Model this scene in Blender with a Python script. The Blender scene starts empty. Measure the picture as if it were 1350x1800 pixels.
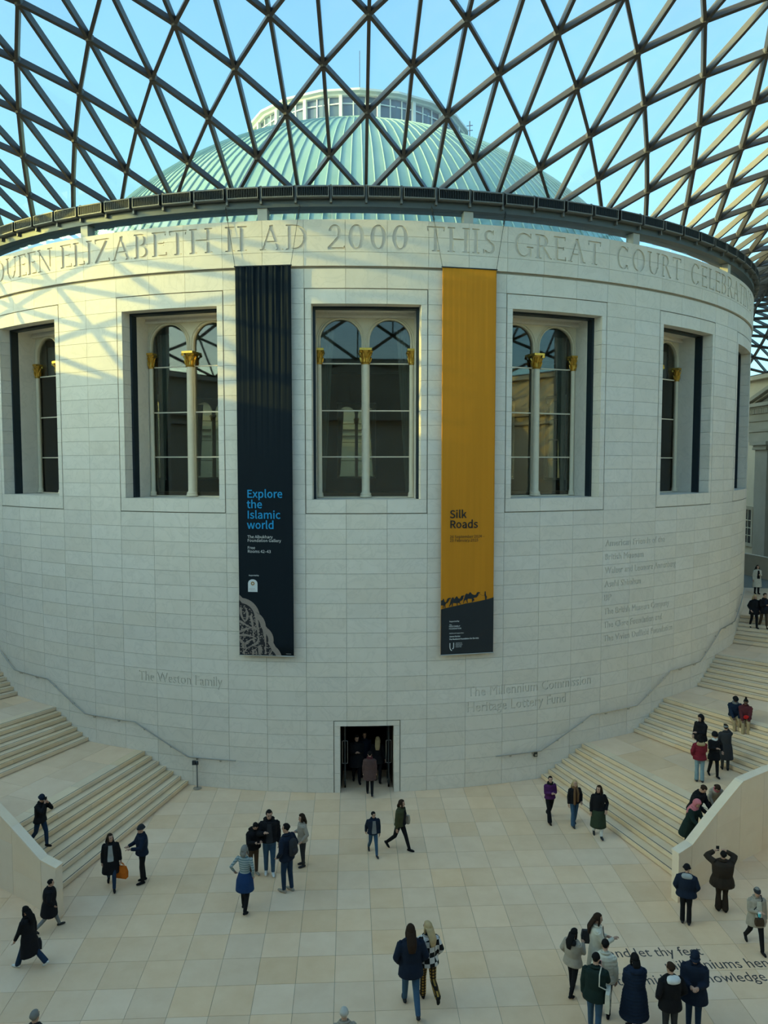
import bpy, bmesh, math, random
import numpy as np
from mathutils import Vector, Matrix

random.seed(7)
S = bpy.context.scene
COL = S.collection
PI = math.pi

# ------------------------------------------------------------------ camera
F_PX, IMG_W, IMG_H = 1316.874, 1350, 1800
PITCH, YAW = -0.065209, 0.044649
CAM = Vector((-0.5684, -49.4080, 11.9097))
fwd = Vector((math.sin(YAW) * math.cos(PITCH), math.cos(YAW) * math.cos(PITCH), math.sin(PITCH)))
rgt = Vector((math.cos(YAW), -math.sin(YAW), 0))
upv = rgt.cross(fwd)
cd = bpy.data.cameras.new('camera')
cd.sensor_fit = 'VERTICAL'
cd.sensor_height = 24
cd.lens = 24 * F_PX / IMG_H
cd.clip_end = 500
cam = bpy.data.objects.new('camera', cd)
COL.objects.link(cam)
m = Matrix((rgt, upv, -fwd)).transposed().to_4x4()
m.translation = CAM
cam.matrix_world = m
S.camera = cam

# ------------------------------------------------------------------ sky, sun, exposure
SUN_AZ, SUN_EL = math.radians(-80), math.radians(10.3)   # seen from the drum: from the left, a little towards the camera
sun_dir = Vector((math.sin(SUN_AZ) * math.cos(SUN_EL), -math.cos(SUN_AZ) * math.cos(SUN_EL), math.sin(SUN_EL)))
world = bpy.data.worlds.new('sky')
S.world = world
world.use_nodes = True
wn = world.node_tree
wn.nodes.clear()
sky = wn.nodes.new('ShaderNodeTexSky')
sky.sky_type = 'NISHITA'
sky.sun_disc = False
sky.sun_elevation = math.radians(14)
sky.sun_rotation = math.atan2(sun_dir.x, sun_dir.y)
sky.altitude = 30
sky.air_density = 1.0
sky.dust_density = 3.0
sky.ozone_density = 2.8
bg = wn.nodes.new('ShaderNodeBackground')
bg.inputs['Strength'].default_value = 0.60
wo = wn.nodes.new('ShaderNodeOutputWorld')
wn.links.new(sky.outputs[0], bg.inputs[0])
wn.links.new(bg.outputs[0], wo.inputs[0])

sd = bpy.data.lights.new('sun', 'SUN')
sd.energy = 5.0
sd.color = (1.0, 0.58, 0.10)
sd.angle = math.radians(0.3)
so = bpy.data.objects.new('sun', sd)
COL.objects.link(so)
so.rotation_euler = (-sun_dir).to_track_quat('-Z', 'Y').to_euler()
so.location = sun_dir * 120

S.view_settings.view_transform = 'Standard'
S.view_settings.look = 'None'
S.view_settings.gamma = 1
S.view_settings.use_curve_mapping = False
S.view_settings.exposure = 0.09
S.cycles.max_bounces = 6
S.cycles.diffuse_bounces = 3
S.cycles.glossy_bounces = 3
S.cycles.transparent_max_bounces = 10
S.cycles.adaptive_threshold = 0.02
S.cycles.caustics_reflective = False
S.cycles.caustics_refractive = False
S.cycles.sample_clamp_indirect = 6

# ------------------------------------------------------------------ helpers
R = 23.0                                     # outer radius of the stone drum

def con(th, r, z):
    t = math.radians(th)
    return Vector((r * math.sin(t), -r * math.cos(t), z))

def proj(p):
    v = Vector(p) - CAM
    d = v.dot(fwd)
    if d < 0.1:
        return None
    return 675 + F_PX * v.dot(rgt) / d, 900 - F_PX * v.dot(upv) / d

def ray(px, py):
    return (fwd * F_PX + rgt * (px - 675) - upv * (py - 900)).normalized()

def floor_at(px, py, z=0.0):
    d = ray(px, py)
    return CAM + d * ((z - CAM.z) / d.z)

def px_area(pts):
    q = [proj(p) for p in pts]
    if any(a is None for a in q):
        return 0
    if max(a[0] for a in q) < 0 or min(a[0] for a in q) > IMG_W or max(a[1] for a in q) < 0 or min(a[1] for a in q) > IMG_H:
        return 0
    s = 0
    for i in range(len(q)):
        x0, y0 = q[i]
        x1, y1 = q[(i + 1) % len(q)]
        s += x0 * y1 - x1 * y0
    return abs(s) / 2

def wloc(o):
    l = Vector((0, 0, 0))
    while o is not None:
        l += o.location
        o = o.parent
    return l

def tag(o, label=None, cat=None, group=None, kind=None):
    if label: o['label'] = label
    if cat: o['category'] = cat
    if group: o['group'] = group
    if kind: o['kind'] = kind
    return o

def empty(name, loc=(0, 0, 0), rz=0, parent=None):
    o = bpy.data.objects.new(name, None)
    o.empty_display_size = 0.2
    COL.objects.link(o)
    o.location = loc
    o.rotation_euler = (0, 0, rz)
    if parent: o.parent = parent
    return o

def link(name, me, parent=None, loc=(0, 0, 0), rz=0):
    o = bpy.data.objects.new(name, me)
    COL.objects.link(o)
    if parent: o.parent = parent
    o.location = loc
    o.rotation_euler = (0, 0, rz)
    return o

class MB:
    """collects shapes and links them as ONE mesh object"""
    def __init__(s):
        s.v, s.f, s.mi = [], [], []
        s.m = 0
    def poly(s, pts, faces):
        b = len(s.v)
        s.v += [tuple(p) for p in pts]
        s.f += [tuple(b + i for i in f) for f in faces]
        s.mi += [s.m] * len(faces)
        return s
    def box(s, x0, y0, z0, x1, y1, z1):
        p = [(x, y, z) for z in (z0, z1) for y in (y0, y1) for x in (x0, x1)]
        return s.poly(p, [(0, 2, 3, 1), (4, 5, 7, 6), (0, 1, 5, 4), (2, 6, 7, 3), (0, 4, 6, 2), (1, 3, 7, 5)])
    def bar(s, a, b, w, h, up=(0, 0, 1)):
        a, b = Vector(a), Vector(b)
        d = (b - a).normalized()
        sx = d.cross(Vector(up))
        if sx.length < 1e-4: sx = d.cross(Vector((1, 0, 0)))
        sx.normalize()
        sz = sx.cross(d)
        p = []
        for q in (a, b):
            for i, j in ((-1, -1), (1, -1), (1, 1), (-1, 1)):
                p.append(q + sx * (w / 2 * i) + sz * (h / 2 * j))
        return s.poly(p, [(0, 3, 2, 1), (4, 5, 6, 7), (0, 1, 5, 4), (1, 2, 6, 5), (2, 3, 7, 6), (3, 0, 4, 7)])
    def tube(s, pts, rad, n=8, caps=True):
        pts = [Vector(p) for p in pts]
        rr = rad if isinstance(rad, (list, tuple)) else [rad] * len(pts)
        b = len(s.v)
        ref = None
        for i, p in enumerate(pts):
            t = (pts[min(i + 1, len(pts) - 1)] - pts[max(i - 1, 0)]).normalized()
            if ref is None:
                ref = t.cross(Vector((0, 0, 1)))
                if ref.length < 0.05: ref = t.cross(Vector((1, 0, 0)))
            u = (ref - t * ref.dot(t)).normalized()
            ref = u
            w = t.cross(u)
            for k in range(n):
                a = 2 * PI * k / n
                s.v.append(tuple(p + (u * math.cos(a) + w * math.sin(a)) * rr[i]))
        for i in range(len(pts) - 1):
            for k in range(n):
                k2 = (k + 1) % n
                s.f.append((b + i * n + k, b + i * n + k2, b + (i + 1) * n + k2, b + (i + 1) * n + k))
                s.mi.append(s.m)
        if caps:
            s.f.append(tuple(b + k for k in range(n))[::-1]); s.mi.append(s.m)
            e = b + (len(pts) - 1) * n
            s.f.append(tuple(e + k for k in range(n))); s.mi.append(s.m)
        return s
    def lathe(s, prof, n=16, c=(0, 0, 0), a0=0, a1=360, rot=None):
        """prof: list of (radius, z)"""
        b = len(s.v)
        full = abs(a1 - a0) >= 359.9
        m_ = n if full else n + 1
        for r, z in prof:
            for k in range(m_):
                a = math.radians(a0 + (a1 - a0) * k / n)
                p = Vector((c[0] + r * math.cos(a), c[1] + r * math.sin(a), c[2] + z))
                s.v.append(tuple(p))
        for i in range(len(prof) - 1):
            for k in range(n):
                k2 = (k + 1) % m_
                s.f.append((b + i * m_ + k, b + i * m_ + k2, b + (i + 1) * m_ + k2, b + (i + 1) * m_ + k))
                s.mi.append(s.m)
        if full:
            if prof[0][0] > 1e-6: s.f.append(tuple(b + k for k in range(m_))[::-1]); s.mi.append(s.m)
            if prof[-1][0] > 1e-6:
                e = b + (len(prof) - 1) * m_
                s.f.append(tuple(e + k for k in range(m_))); s.mi.append(s.m)
        return s
    def sector(s, t0, t1, r0, r1, z0, z1, n=1, r0b=None, r1b=None):
        """annular block; r0b/r1b are the radii at t1"""
        r0b = r0 if r0b is None else r0b
        r1b = r1 if r1b is None else r1b
        b = len(s.v)
        for k in range(n + 1):
            u = k / n
            t = t0 + (t1 - t0) * u
            for r, z in ((r0 + (r0b - r0) * u, z0), (r1 + (r1b - r1) * u, z0), (r1 + (r1b - r1) * u, z1), (r0 + (r0b - r0) * u, z1)):
                s.v.append(tuple(con(t, r, z)))
        for k in range(n):
            o, p = b + 4 * k, b + 4 * k + 4
            for i in range(4):
                j = (i + 1) % 4
                s.f.append((o + i, o + j, p + j, p + i)); s.mi.append(s.m)
        s.f.append((b + 3, b + 2, b + 1, b)); s.mi.append(s.m)
        e = b + 4 * n
        s.f.append((e, e + 1, e + 2, e + 3)); s.mi.append(s.m)
        return s
    def mesh(s, name, mats, smooth=False, fix=True, org=(0, 0, 0), weld=False):
        me = bpy.data.meshes.new(name)
        ox, oy, oz = org
        me.from_pydata([(x - ox, y - oy, z - oz) for x, y, z in s.v], [], s.f)
        if not isinstance(mats, (list, tuple)): mats = [mats]
        for q in mats: me.materials.append(q)
        if len(mats) > 1: me.polygons.foreach_set('material_index', s.mi)
        if fix:
            bm = bmesh.new()
            bm.from_mesh(me)
            if weld: bmesh.ops.remove_doubles(bm, verts=bm.verts, dist=1e-4)
            bmesh.ops.recalc_face_normals(bm, faces=bm.faces)
            bm.to_mesh(me)
            bm.free()
        if smooth:
            me.polygons.foreach_set('use_smooth', [True] * len(me.polygons))
            if smooth != 'all':
                me.set_sharp_from_angle(angle=math.radians(35))
        return me
    def build(s, name, mats, parent=None, smooth=False, fix=True, loc=None, weld=False):
        """vertices are in world space; the object sits at its base"""
        org = wloc(parent) if parent else Vector((0, 0, 0))
        if loc is not None: org = org + (Vector(loc) - org)
        o = link(name, s.mesh(name, mats, smooth, fix, org, weld), parent)
        if loc is not None: o.location = Vector(loc) - (wloc(parent) if parent else Vector((0, 0, 0)))
        return o

# ------------------------------------------------------------------ materials
MATS = {}
def nodemat(name):
    mt = bpy.data.materials.new(name)
    mt.use_nodes = True
    nt = mt.node_tree
    return mt, nt, nt.nodes['Principled BSDF']

def lin(c):
    return tuple((x / 255 / 12.92) if x / 255 <= 0.04045 else ((x / 255 + 0.055) / 1.055) ** 2.4 for x in c)

def stone(name, c1, c2, rough=0.6, vary=0.10, scale=1.5, vein=None, bump=0.02, spec=0.3):
    """stone whose tone differs a little from piece to piece"""
    mt, nt, p = nodemat(name)
    N, L = nt.nodes.new, nt.links.new
    oi = N('ShaderNodeObjectInfo'); ge = N('ShaderNodeNewGeometry'); tc = N('ShaderNodeTexCoord')
    ad = N('ShaderNodeMath'); ad.operation = 'ADD'
    L(oi.outputs['Random'], ad.inputs[0]); L(ge.outputs['Random Per Island'], ad.inputs[1])
    wn_ = N('ShaderNodeTexWhiteNoise'); wn_.noise_dimensions = '1D'
    L(ad.outputs[0], wn_.inputs['W'])
    off = N('ShaderNodeVectorMath'); off.operation = 'MULTIPLY_ADD'
    off.inputs[1].default_value = (40, 40, 40)
    L(wn_.outputs['Color'], off.inputs[0]); L(tc.outputs['Object'], off.inputs[2])
    no = N('ShaderNodeTexNoise'); no.inputs['Scale'].default_value = scale; no.inputs['Detail'].default_value = 6
    no.inputs['Roughness'].default_value = 0.62
    L(off.outputs[0], no.inputs['Vector'])
    cr = N('ShaderNodeValToRGB')
    cr.color_ramp.elements[0].position = 0.3; cr.color_ramp.elements[1].position = 0.7
    cr.color_ramp.elements[0].color = (*c1, 1); cr.color_ramp.elements[1].color = (*c2, 1)
    L(no.outputs['Fac'], cr.inputs[0])
    col = cr.outputs[0]
    if vein:
        n2 = N('ShaderNodeTexNoise'); n2.inputs['Scale'].default_value = scale * 0.9; n2.inputs['Detail'].default_value = 4
        n2.inputs['Distortion'].default_value = 1.6
        L(off.outputs[0], n2.inputs['Vector'])
        r2 = N('ShaderNodeValToRGB')
        e = r2.color_ramp.elements
        e[0].position = 0.46; e[0].color = (0, 0, 0, 1)
        e[1].position = 0.54; e[1].color = (0, 0, 0, 1)
        x = e.new(0.5); x.color = (1, 1, 1, 1)
        L(n2.outputs['Fac'], r2.inputs[0])
        mv = N('ShaderNodeMix'); mv.data_type = 'RGBA'
        mv.inputs['B'].default_value = (*vein, 1)
        mm_ = N('ShaderNodeMath'); mm_.operation = 'MULTIPLY'; mm_.inputs[1].default_value = 0.5
        L(r2.outputs[0], mm_.inputs[0]); L(mm_.outputs[0], mv.inputs['Factor']); L(col, mv.inputs['A'])
        col = mv.outputs['Result']
    hs = N('ShaderNodeHueSaturation')
    mr = N('ShaderNodeMapRange'); mr.inputs['To Min'].default_value = 1 - vary; mr.inputs['To Max'].default_value = 1 + vary * 0.6
    L(wn_.outputs['Value'], mr.inputs['Value']); L(mr.outputs[0], hs.inputs['Value']); L(col, hs.inputs['Color'])
    sx = N('ShaderNodeSeparateColor'); L(wn_.outputs['Color'], sx.inputs[0])
    mr2 = N('ShaderNodeMapRange'); mr2.inputs['To Min'].default_value = 0.90; mr2.inputs['To Max'].default_value = 1.08
    L(sx.outputs[1], mr2.inputs['Value']); L(mr2.outputs[0], hs.inputs['Saturation'])
    L(hs.outputs[0], p.inputs['Base Color'])
    p.inputs['Roughness'].default_value = rough
    p.inputs['Specular IOR Level'].default_value = spec
    if bump:
        bp = N('ShaderNodeBump'); bp.inputs['Strength'].default_value = bump * 4; bp.inputs['Distance'].default_value = 0.02
        n3 = N('ShaderNodeTexNoise'); n3.inputs['Scale'].default_value = 14; n3.inputs['Detail'].default_value = 5
        L(off.outputs[0], n3.inputs['Vector']); L(n3.outputs['Fac'], bp.inputs['Height']); L(bp.outputs[0], p.inputs['Normal'])
    return mt

def plain(name, c, rough=0.5, metal=0.0, vary=0.08, scale=6, spec=0.5):
    """a colour with a faint mottling"""
    if name in MATS: return MATS[name]
    mt, nt, p = nodemat(name)
    N, L = nt.nodes.new, nt.links.new
    tc = N('ShaderNodeTexCoord')
    no = N('ShaderNodeTexNoise'); no.inputs['Scale'].default_value = scale; no.inputs['Detail'].default_value = 4
    L(tc.outputs['Object'], no.inputs['Vector'])
    mx = N('ShaderNodeMix'); mx.data_type = 'RGBA'
    mx.inputs['A'].default_value = (*[x * (1 - vary) for x in c], 1)
    mx.inputs['B'].default_value = (*[min(1, x * (1 + vary)) for x in c], 1)
    L(no.outputs['Fac'], mx.inputs['Factor']); L(mx.outputs['Result'], p.inputs['Base Color'])
    p.inputs['Roughness'].default_value = rough
    p.inputs['Metallic'].default_value = metal
    p.inputs['Specular IOR Level'].default_value = spec
    MATS[name] = mt
    return mt

def glass(name, tint, haze=0.0, gloss=0.06, hazecol=(0.8, 0.9, 0.95), rough=0.02):
    mt = bpy.data.materials.new(name)
    mt.use_nodes = True
    nt = mt.node_tree
    nt.nodes.clear()
    N, L = nt.nodes.new, nt.links.new
    tr = N('ShaderNodeBsdfTransparent'); tr.inputs[0].default_value = (*tint, 1)
    out = N('ShaderNodeOutputMaterial')
    last = tr.outputs[0]
    if haze:
        tl = N('ShaderNodeBsdfTranslucent'); tl.inputs[0].default_value = (*hazecol, 1)
        mx = N('ShaderNodeMixShader')
        tc = N('ShaderNodeTexCoord')
        no = N('ShaderNodeTexNoise'); no.inputs['Scale'].default_value = 1.2; no.inputs['Detail'].default_value = 7
        no.inputs['Roughness'].default_value = 0.75
        L(tc.outputs['Object'], no.inputs['Vector'])
        mr = N('ShaderNodeMapRange'); mr.inputs['From Min'].default_value = 0.3; mr.inputs['From Max'].default_value = 0.75
        mr.inputs['To Min'].default_value = haze * 0.6; mr.inputs['To Max'].default_value = haze * 1.5
        L(no.outputs['Fac'], mr.inputs['Value']); L(mr.outputs[0], mx.inputs[0])
        L(last, mx.inputs[1]); L(tl.outputs[0], mx.inputs[2])
        last = mx.outputs[0]
    gl = N('ShaderNodeBsdfGlossy'); gl.inputs['Roughness'].default_value = rough
    lw = N('ShaderNodeFresnel'); lw.inputs['IOR'].default_value = 1.45
    ml = N('ShaderNodeMath'); ml.operation = 'MULTIPLY_ADD'; ml.inputs[1].default_value = 1.0 if gloss > 0.05 else 0.12
    ml.inputs[2].default_value = gloss
    ml.use_clamp = True
    L(lw.outputs[0], ml.inputs[0])
    m2 = N('ShaderNodeMixShader')
    L(ml.outputs[0], m2.inputs[0]); L(last, m2.inputs[1]); L(gl.outputs[0], m2.inputs[2])
    L(m2.outputs[0], out.inputs[0])
    return mt

M = dict(
    wall=stone('pale_limestone', (0.80, 0.72, 0.61), (0.86, 0.775, 0.665), vary=0.045, scale=1.3, vein=(0.72, 0.65, 0.55), bump=0.01),
    joint=plain('joint_mortar', (0.42, 0.37, 0.30), 0.9),
    floor=stone('beige_limestone_floor', (0.83, 0.565, 0.355), (0.90, 0.64, 0.425), rough=0.42, vary=0.075, scale=1.6, bump=0.006, spec=0.3),
    grout=plain('floor_grout', (0.27, 0.25, 0.20), 0.9),
    step=stone('stair_limestone', (0.84, 0.61, 0.385), (0.90, 0.68, 0.45), rough=0.5, vary=0.08, scale=1.4, bump=0.01),
    nosing=plain('dark_nosing', (0.07, 0.06, 0.05), 0.6),
    bal=stone('balustrade_limestone', (0.84, 0.66, 0.48), (0.90, 0.725, 0.54), rough=0.6, vary=0.05, scale=1.0, bump=0.008),
    steel=plain('roof_steel', (0.10, 0.085, 0.075), 0.45, 0.2),
    dark=plain('dark_steel', (0.035, 0.042, 0.045), 0.45, 0.3),
    ring=plain('ring_steel', (0.10, 0.115, 0.115), 0.45, 0.3),
    louvre=plain('louvre_steel', (0.20, 0.20, 0.19), 0.5, 0.3),
    chrome=plain('brushed_steel', (0.48, 0.45, 0.40), 0.32, 0.85),
    cream=plain('cream_paint', (0.86, 0.74, 0.54), 0.5),
    gold=plain('gold_leaf', (0.72, 0.43, 0.08), 0.28, 0.85, vary=0.3, scale=14),
    navy=plain('navy_frame', (0.012, 0.024, 0.034), 0.45, 0.2),
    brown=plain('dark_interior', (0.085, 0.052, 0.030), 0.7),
    mahog=plain('reading_room_wood', (0.16, 0.06, 0.025), 0.45),
    copper=stone('green_copper', (0.27, 0.41, 0.32), (0.35, 0.48, 0.38), rough=0.65, vary=0.10, scale=0.5, bump=0.0),
    white=plain('lantern_white', (0.78, 0.76, 0.68), 0.6),
    slate=plain('lantern_glass_dark', (0.10, 0.14, 0.15), 0.15),
    old=stone('old_portland_stone', (0.42, 0.345, 0.25), (0.54, 0.45, 0.335), rough=0.8, vary=0.06, scale=0.35, bump=0.01),
    court=stone('pale_court_stone', (0.62, 0.52, 0.39), (0.72, 0.615, 0.475), rough=0.8, vary=0.05, scale=0.35, bump=0.01),
    deck=plain('lead_roof', (0.20, 0.21, 0.20), 0.7),
    roofglass=glass('roof_glass', (0.67, 0.95, 0.83), haze=0.09, gloss=0.0),
    winglass=glass('window_glass', (0.80, 0.83, 0.77), gloss=0.06),
    stripglass=glass('strip_glass', (0.80, 0.93, 0.91), haze=0.03, gloss=0.03),
    doorglass=glass('door_glass', (0.55, 0.58, 0.58), gloss=0.05),
)
# ------------------------------------------------------------------ flat shapes, lettering
def fill2d(loops):
    cu = bpy.data.curves.new('t', 'CURVE')
    cu.dimensions = '2D'
    cu.fill_mode = 'FRONT'
    for lp in loops:
        sp = cu.splines.new('POLY')
        sp.points.add(len(lp) - 1)
        for q, (x, y) in zip(sp.points, lp): q.co = (x, y, 0, 1)
        sp.use_cyclic_u = True
    ob = bpy.data.objects.new('t', cu)
    me = ob.to_mesh()
    v = [(p.co.x, p.co.y) for p in me.vertices]
    f = [tuple(p.vertices) for p in me.polygons]
    ob.to_mesh_clear()
    bpy.data.objects.remove(ob)
    bpy.data.curves.remove(cu)
    return v, f

TXT = {}
try:                                           # one of Blender's own typefaces for the printed banners
    GROTESK = bpy.data.fonts.load(bpy.utils.system_resource('DATAFILES', path='fonts') + '/Noto Sans CJK Regular.woff2')
except Exception:
    GROTESK = None
def text2d(body, size=1.0, bold=0.0, align='LEFT', font=None):
    """filled lettering as 2D vertices and faces"""
    key = (body, bold, align, font is not None)
    if key not in TXT:
        cu = bpy.data.curves.new('t', 'FONT')
        cu.body = body
        cu.size = 1.0
        cu.resolution_u = 2
        cu.offset = bold
        if font: cu.font = font
        cu.align_x = align
        ob = bpy.data.objects.new('t', cu)
        COL.objects.link(ob)
        dg = bpy.context.evaluated_depsgraph_get()
        oe = ob.evaluated_get(dg)
        me = oe.to_mesh()
        bm = bmesh.new()
        bm.from_mesh(me)
        bmesh.ops.remove_doubles(bm, verts=bm.verts, dist=1e-5)
        bm.verts.index_update()
        v = [(p.co.x, p.co.y) for p in bm.verts]
        f = [tuple(q.index for q in p.verts) for p in bm.faces]
        # boundary loops
        nx = {}
        for e in bm.edges:
            if len(e.link_faces) == 1:
                lo = e.link_loops[0]
                nx.setdefault(lo.vert.index, []).append(lo.link_loop_next.vert.index)
        loops = []
        while nx:
            s0 = next(iter(nx))
            lp = [s0]
            c = s0
            while True:
                n_ = nx[c].pop()
                if not nx[c]: del nx[c]
                if n_ == s0 or n_ not in nx: break
                lp.append(n_)
                c = n_
            if len(lp) > 2: loops.append([v[i] for i in lp])
        bm.free()
        oe.to_mesh_clear()
        bpy.data.objects.remove(ob)
        bpy.data.curves.remove(cu)
        TXT[key] = (v, f, loops)
    v, f, l = TXT[key]
    return [(x * size, y * size) for x, y in v], f, [[(x * size, y * size) for x, y in q] for q in l]

# Roman capitals: strokes are drawn on a small grid and their outline traced
GW = {'Q': .88, 'U': .74, 'E': .52, 'N': .80, 'L': .50, 'I': .26, 'Z': .62, 'A': .78, 'B': .58, 'T': .62, 'H': .76,
      'D': .74, '2': .56, '0': .62, 'S': .50, 'G': .80, 'R': .66, 'C': .74, 'O': .86}
TK, TN, SF = .125, .064, .055
def glyph_strokes(c):
    w = GW[c]
    L_, A_, s = [], [], []
    def ln(x0, y0, x1, y1, t): L_.append((x0, y0, x1, y1, t))
    def arc(cx, cy, rx, ry, a0, a1, t=TK, n=TN): A_.append((cx, cy, rx, ry, a0, a1, t, n))
    def sf(x, y, h=.13): ln(x - h, y, x + h, y, SF)
    b, t = SF / 2, 1 - SF / 2
    if c in 'ELIBDRHNT':
        x = {'T': w / 2}.get(c, .13)
        if c != 'N':
            ln(x, 0, x, 1, TK)
            sf(x, b)
            sf(x, t) if c != 'T' else None
    if c == 'E':
        ln(.1, t, w - .03, t, TN); ln(.1, b, w, b, TN); ln(.1, .52, w - .1, .52, TN)
        ln(w - .03, 1, w - .05, .84, .035); ln(w, 0, w - .02, .17, .035); ln(w - .1, .44, w - .1, .6, .035)
    if c == 'L': ln(.1, b, w, b, TN); ln(w, 0, w - .03, .19, .04)
    if c == 'T':
        ln(.02, t, w - .02, t, TN); ln(.02, 1, .05, .82, .035); ln(w - .02, 1, w - .05, .82, .035)
    if c == 'H': ln(w - .13, 0, w - .13, 1, TK); sf(w - .13, b); sf(w - .13, t); ln(.13, .52, w - .13, .52, TN)
    if c == 'N':
        ln(.13, 0, .13, 1, TN); ln(w - .11, 0, w - .11, 1, TN); ln(.1, 1, w - .11, 0, TK); sf(.13, b); sf(w - .11, t); sf(.08, t, .08)
    if c == 'Z':
        ln(.04, t, w - .02, t, TN); ln(.02, b, w, b, TN); ln(w - .07, 1, .07, 0, TK)
        ln(.04, 1, .06, .82, .035); ln(w, 0, w - .03, .18, .035)
    if c == 'A':
        ln(.1, 0, w / 2 - .01, 1, TN); ln(w - .12, 0, w / 2 - .02, 1, TK); ln(.2, .34, w - .22, .34, TN); sf(.1, b, .1); sf(w - .12, b, .12)
    if c == 'B':
        arc(.28, .75, .20, .245, -90, 90); arc(.28, .27, .26, .27, -90, 90)
        for y in (t - .01, .52, b + .01): ln(.1, y, .3, y, TN)
    if c == 'R':
        arc(.28, .74, .23, .255, -90, 90); ln(.1, t - .01, .3, t - .01, TN); ln(.1, .5, .3, .5, TN); ln(.3, .5, w - .06, 0, TK); sf(w - .05, b, .08)
    if c == 'D':
        arc(.26, .5, w - .30, .5, -90, 90); ln(.1, t - .01, .28, t - .01, TN); ln(.1, b + .01, .28, b + .01, TN)
    if c in 'OQ0': arc(w / 2, .5, w / 2 - .06, .5, 0, 360)
    if c == 'Q': ln(w / 2 - .02, .05, w + .06, -.22, .085)
    if c in 'CG':
        arc(w / 2 + .04, .5, w / 2 - .04, .5, 48, 312)
        ln(w - .09, .99, w - .09, .78, .035)
        if c == 'G': ln(w - .12, .03, w - .12, .42, TK * .9); sf(w - .12, .42)
        else: ln(w - .08, .2, w - .08, .03, .03)
    if c == 'U': ln(.12, .3, .12, 1, TK); ln(w - .11, .3, w - .11, 1, TN); arc(w / 2, .3, w / 2 - .12, .3, 180, 360, TK * .8, TN); sf(.12, t); sf(w - .11, t, .1)
    if c == 'S':
        arc(w / 2, .745, .17, .235, 40, 270, TK * .75, TN + .02); arc(w / 2, .265, .20, .255, -140, 90, TK * .75, TN + .02)
        ln(w - .1, .98, w - .1, .8, .035); ln(.06, .2, .06, .03, .035)
    if c == '2':
        arc(w / 2 - .02, .70, .20, .29, -35, 165, TK * .8, TN); ln(w / 2 + .14, .54, .06, .05, TK * .75); ln(.04, b + .01, w, b + .01, TN + .02); ln(w, 0, w, .15, .035)
    return L_, A_

def trace(mask, x0, y0, px):
    """outline loops of a boolean grid (marching squares with linear cells)"""
    H, W = mask.shape
    nxt = {}
    def add(a, b): nxt.setdefault(a, []).append(b)
    for j in range(H - 1):
        row = mask[j].astype(int) + mask[j + 1].astype(int)
        if row.max() == 0: continue
        for i in range(W - 1):
            a, b, c, d = mask[j, i], mask[j, i + 1], mask[j + 1, i + 1], mask[j + 1, i]
            k = a + 2 * b + 4 * c + 8 * d
            if k in (0, 15): continue
            B_, R_, T_, L_ = (2 * i + 1, 2 * j), (2 * i + 2, 2 * j + 1), (2 * i + 1, 2 * j + 2), (2 * i, 2 * j + 1)
            for p, q in {1: [(B_, L_)], 2: [(R_, B_)], 3: [(R_, L_)], 4: [(T_, R_)], 5: [(B_, L_), (T_, R_)], 6: [(T_, B_)], 7: [(T_, L_)],
                         8: [(L_, T_)], 9: [(B_, T_)], 10: [(R_, B_), (L_, T_)], 11: [(R_, T_)], 12: [(L_, R_)], 13: [(B_, R_)], 14: [(L_, B_)]}[k]:
                add(p, q)
    out = []
    while nxt:
        s0 = next(iter(nxt))
        lp = [s0]
        c = s0
        while True:
            n_ = nxt[c].pop()
            if not nxt[c]: del nxt[c]
            if n_ == s0: break
            lp.append(n_)
            c = n_
            if c not in nxt: break
        if len(lp) < 8: continue
        P = np.array([(x0 + px * q[0] / 2, y0 + px * q[1] / 2) for q in lp])
        P = (np.roll(P, 1, 0) + P * 2 + np.roll(P, -1, 0)) / 4
        # Douglas-Peucker on the closed loop
        def dp(a, b, idx):
            if b - a < 2: return []
            A, Bq = P[a], P[b % len(P)]
            d = Bq - A
            n_ = np.hypot(*d) + 1e-9
            seg = P[a + 1:b]
            dist = abs((seg[:, 0] - A[0]) * d[1] - (seg[:, 1] - A[1]) * d[0]) / n_
            k_ = int(dist.argmax())
            if dist[k_] < px * 0.42: return []
            k_ += a + 1
            return dp(a, k_, idx) + [k_] + dp(k_, b, idx)
        h = len(P) // 2
        ids = [0] + dp(0, h, None) + [h] + dp(h, len(P), None)
        if len(ids) > 2: out.append([tuple(P[i]) for i in ids])
    return out

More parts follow.
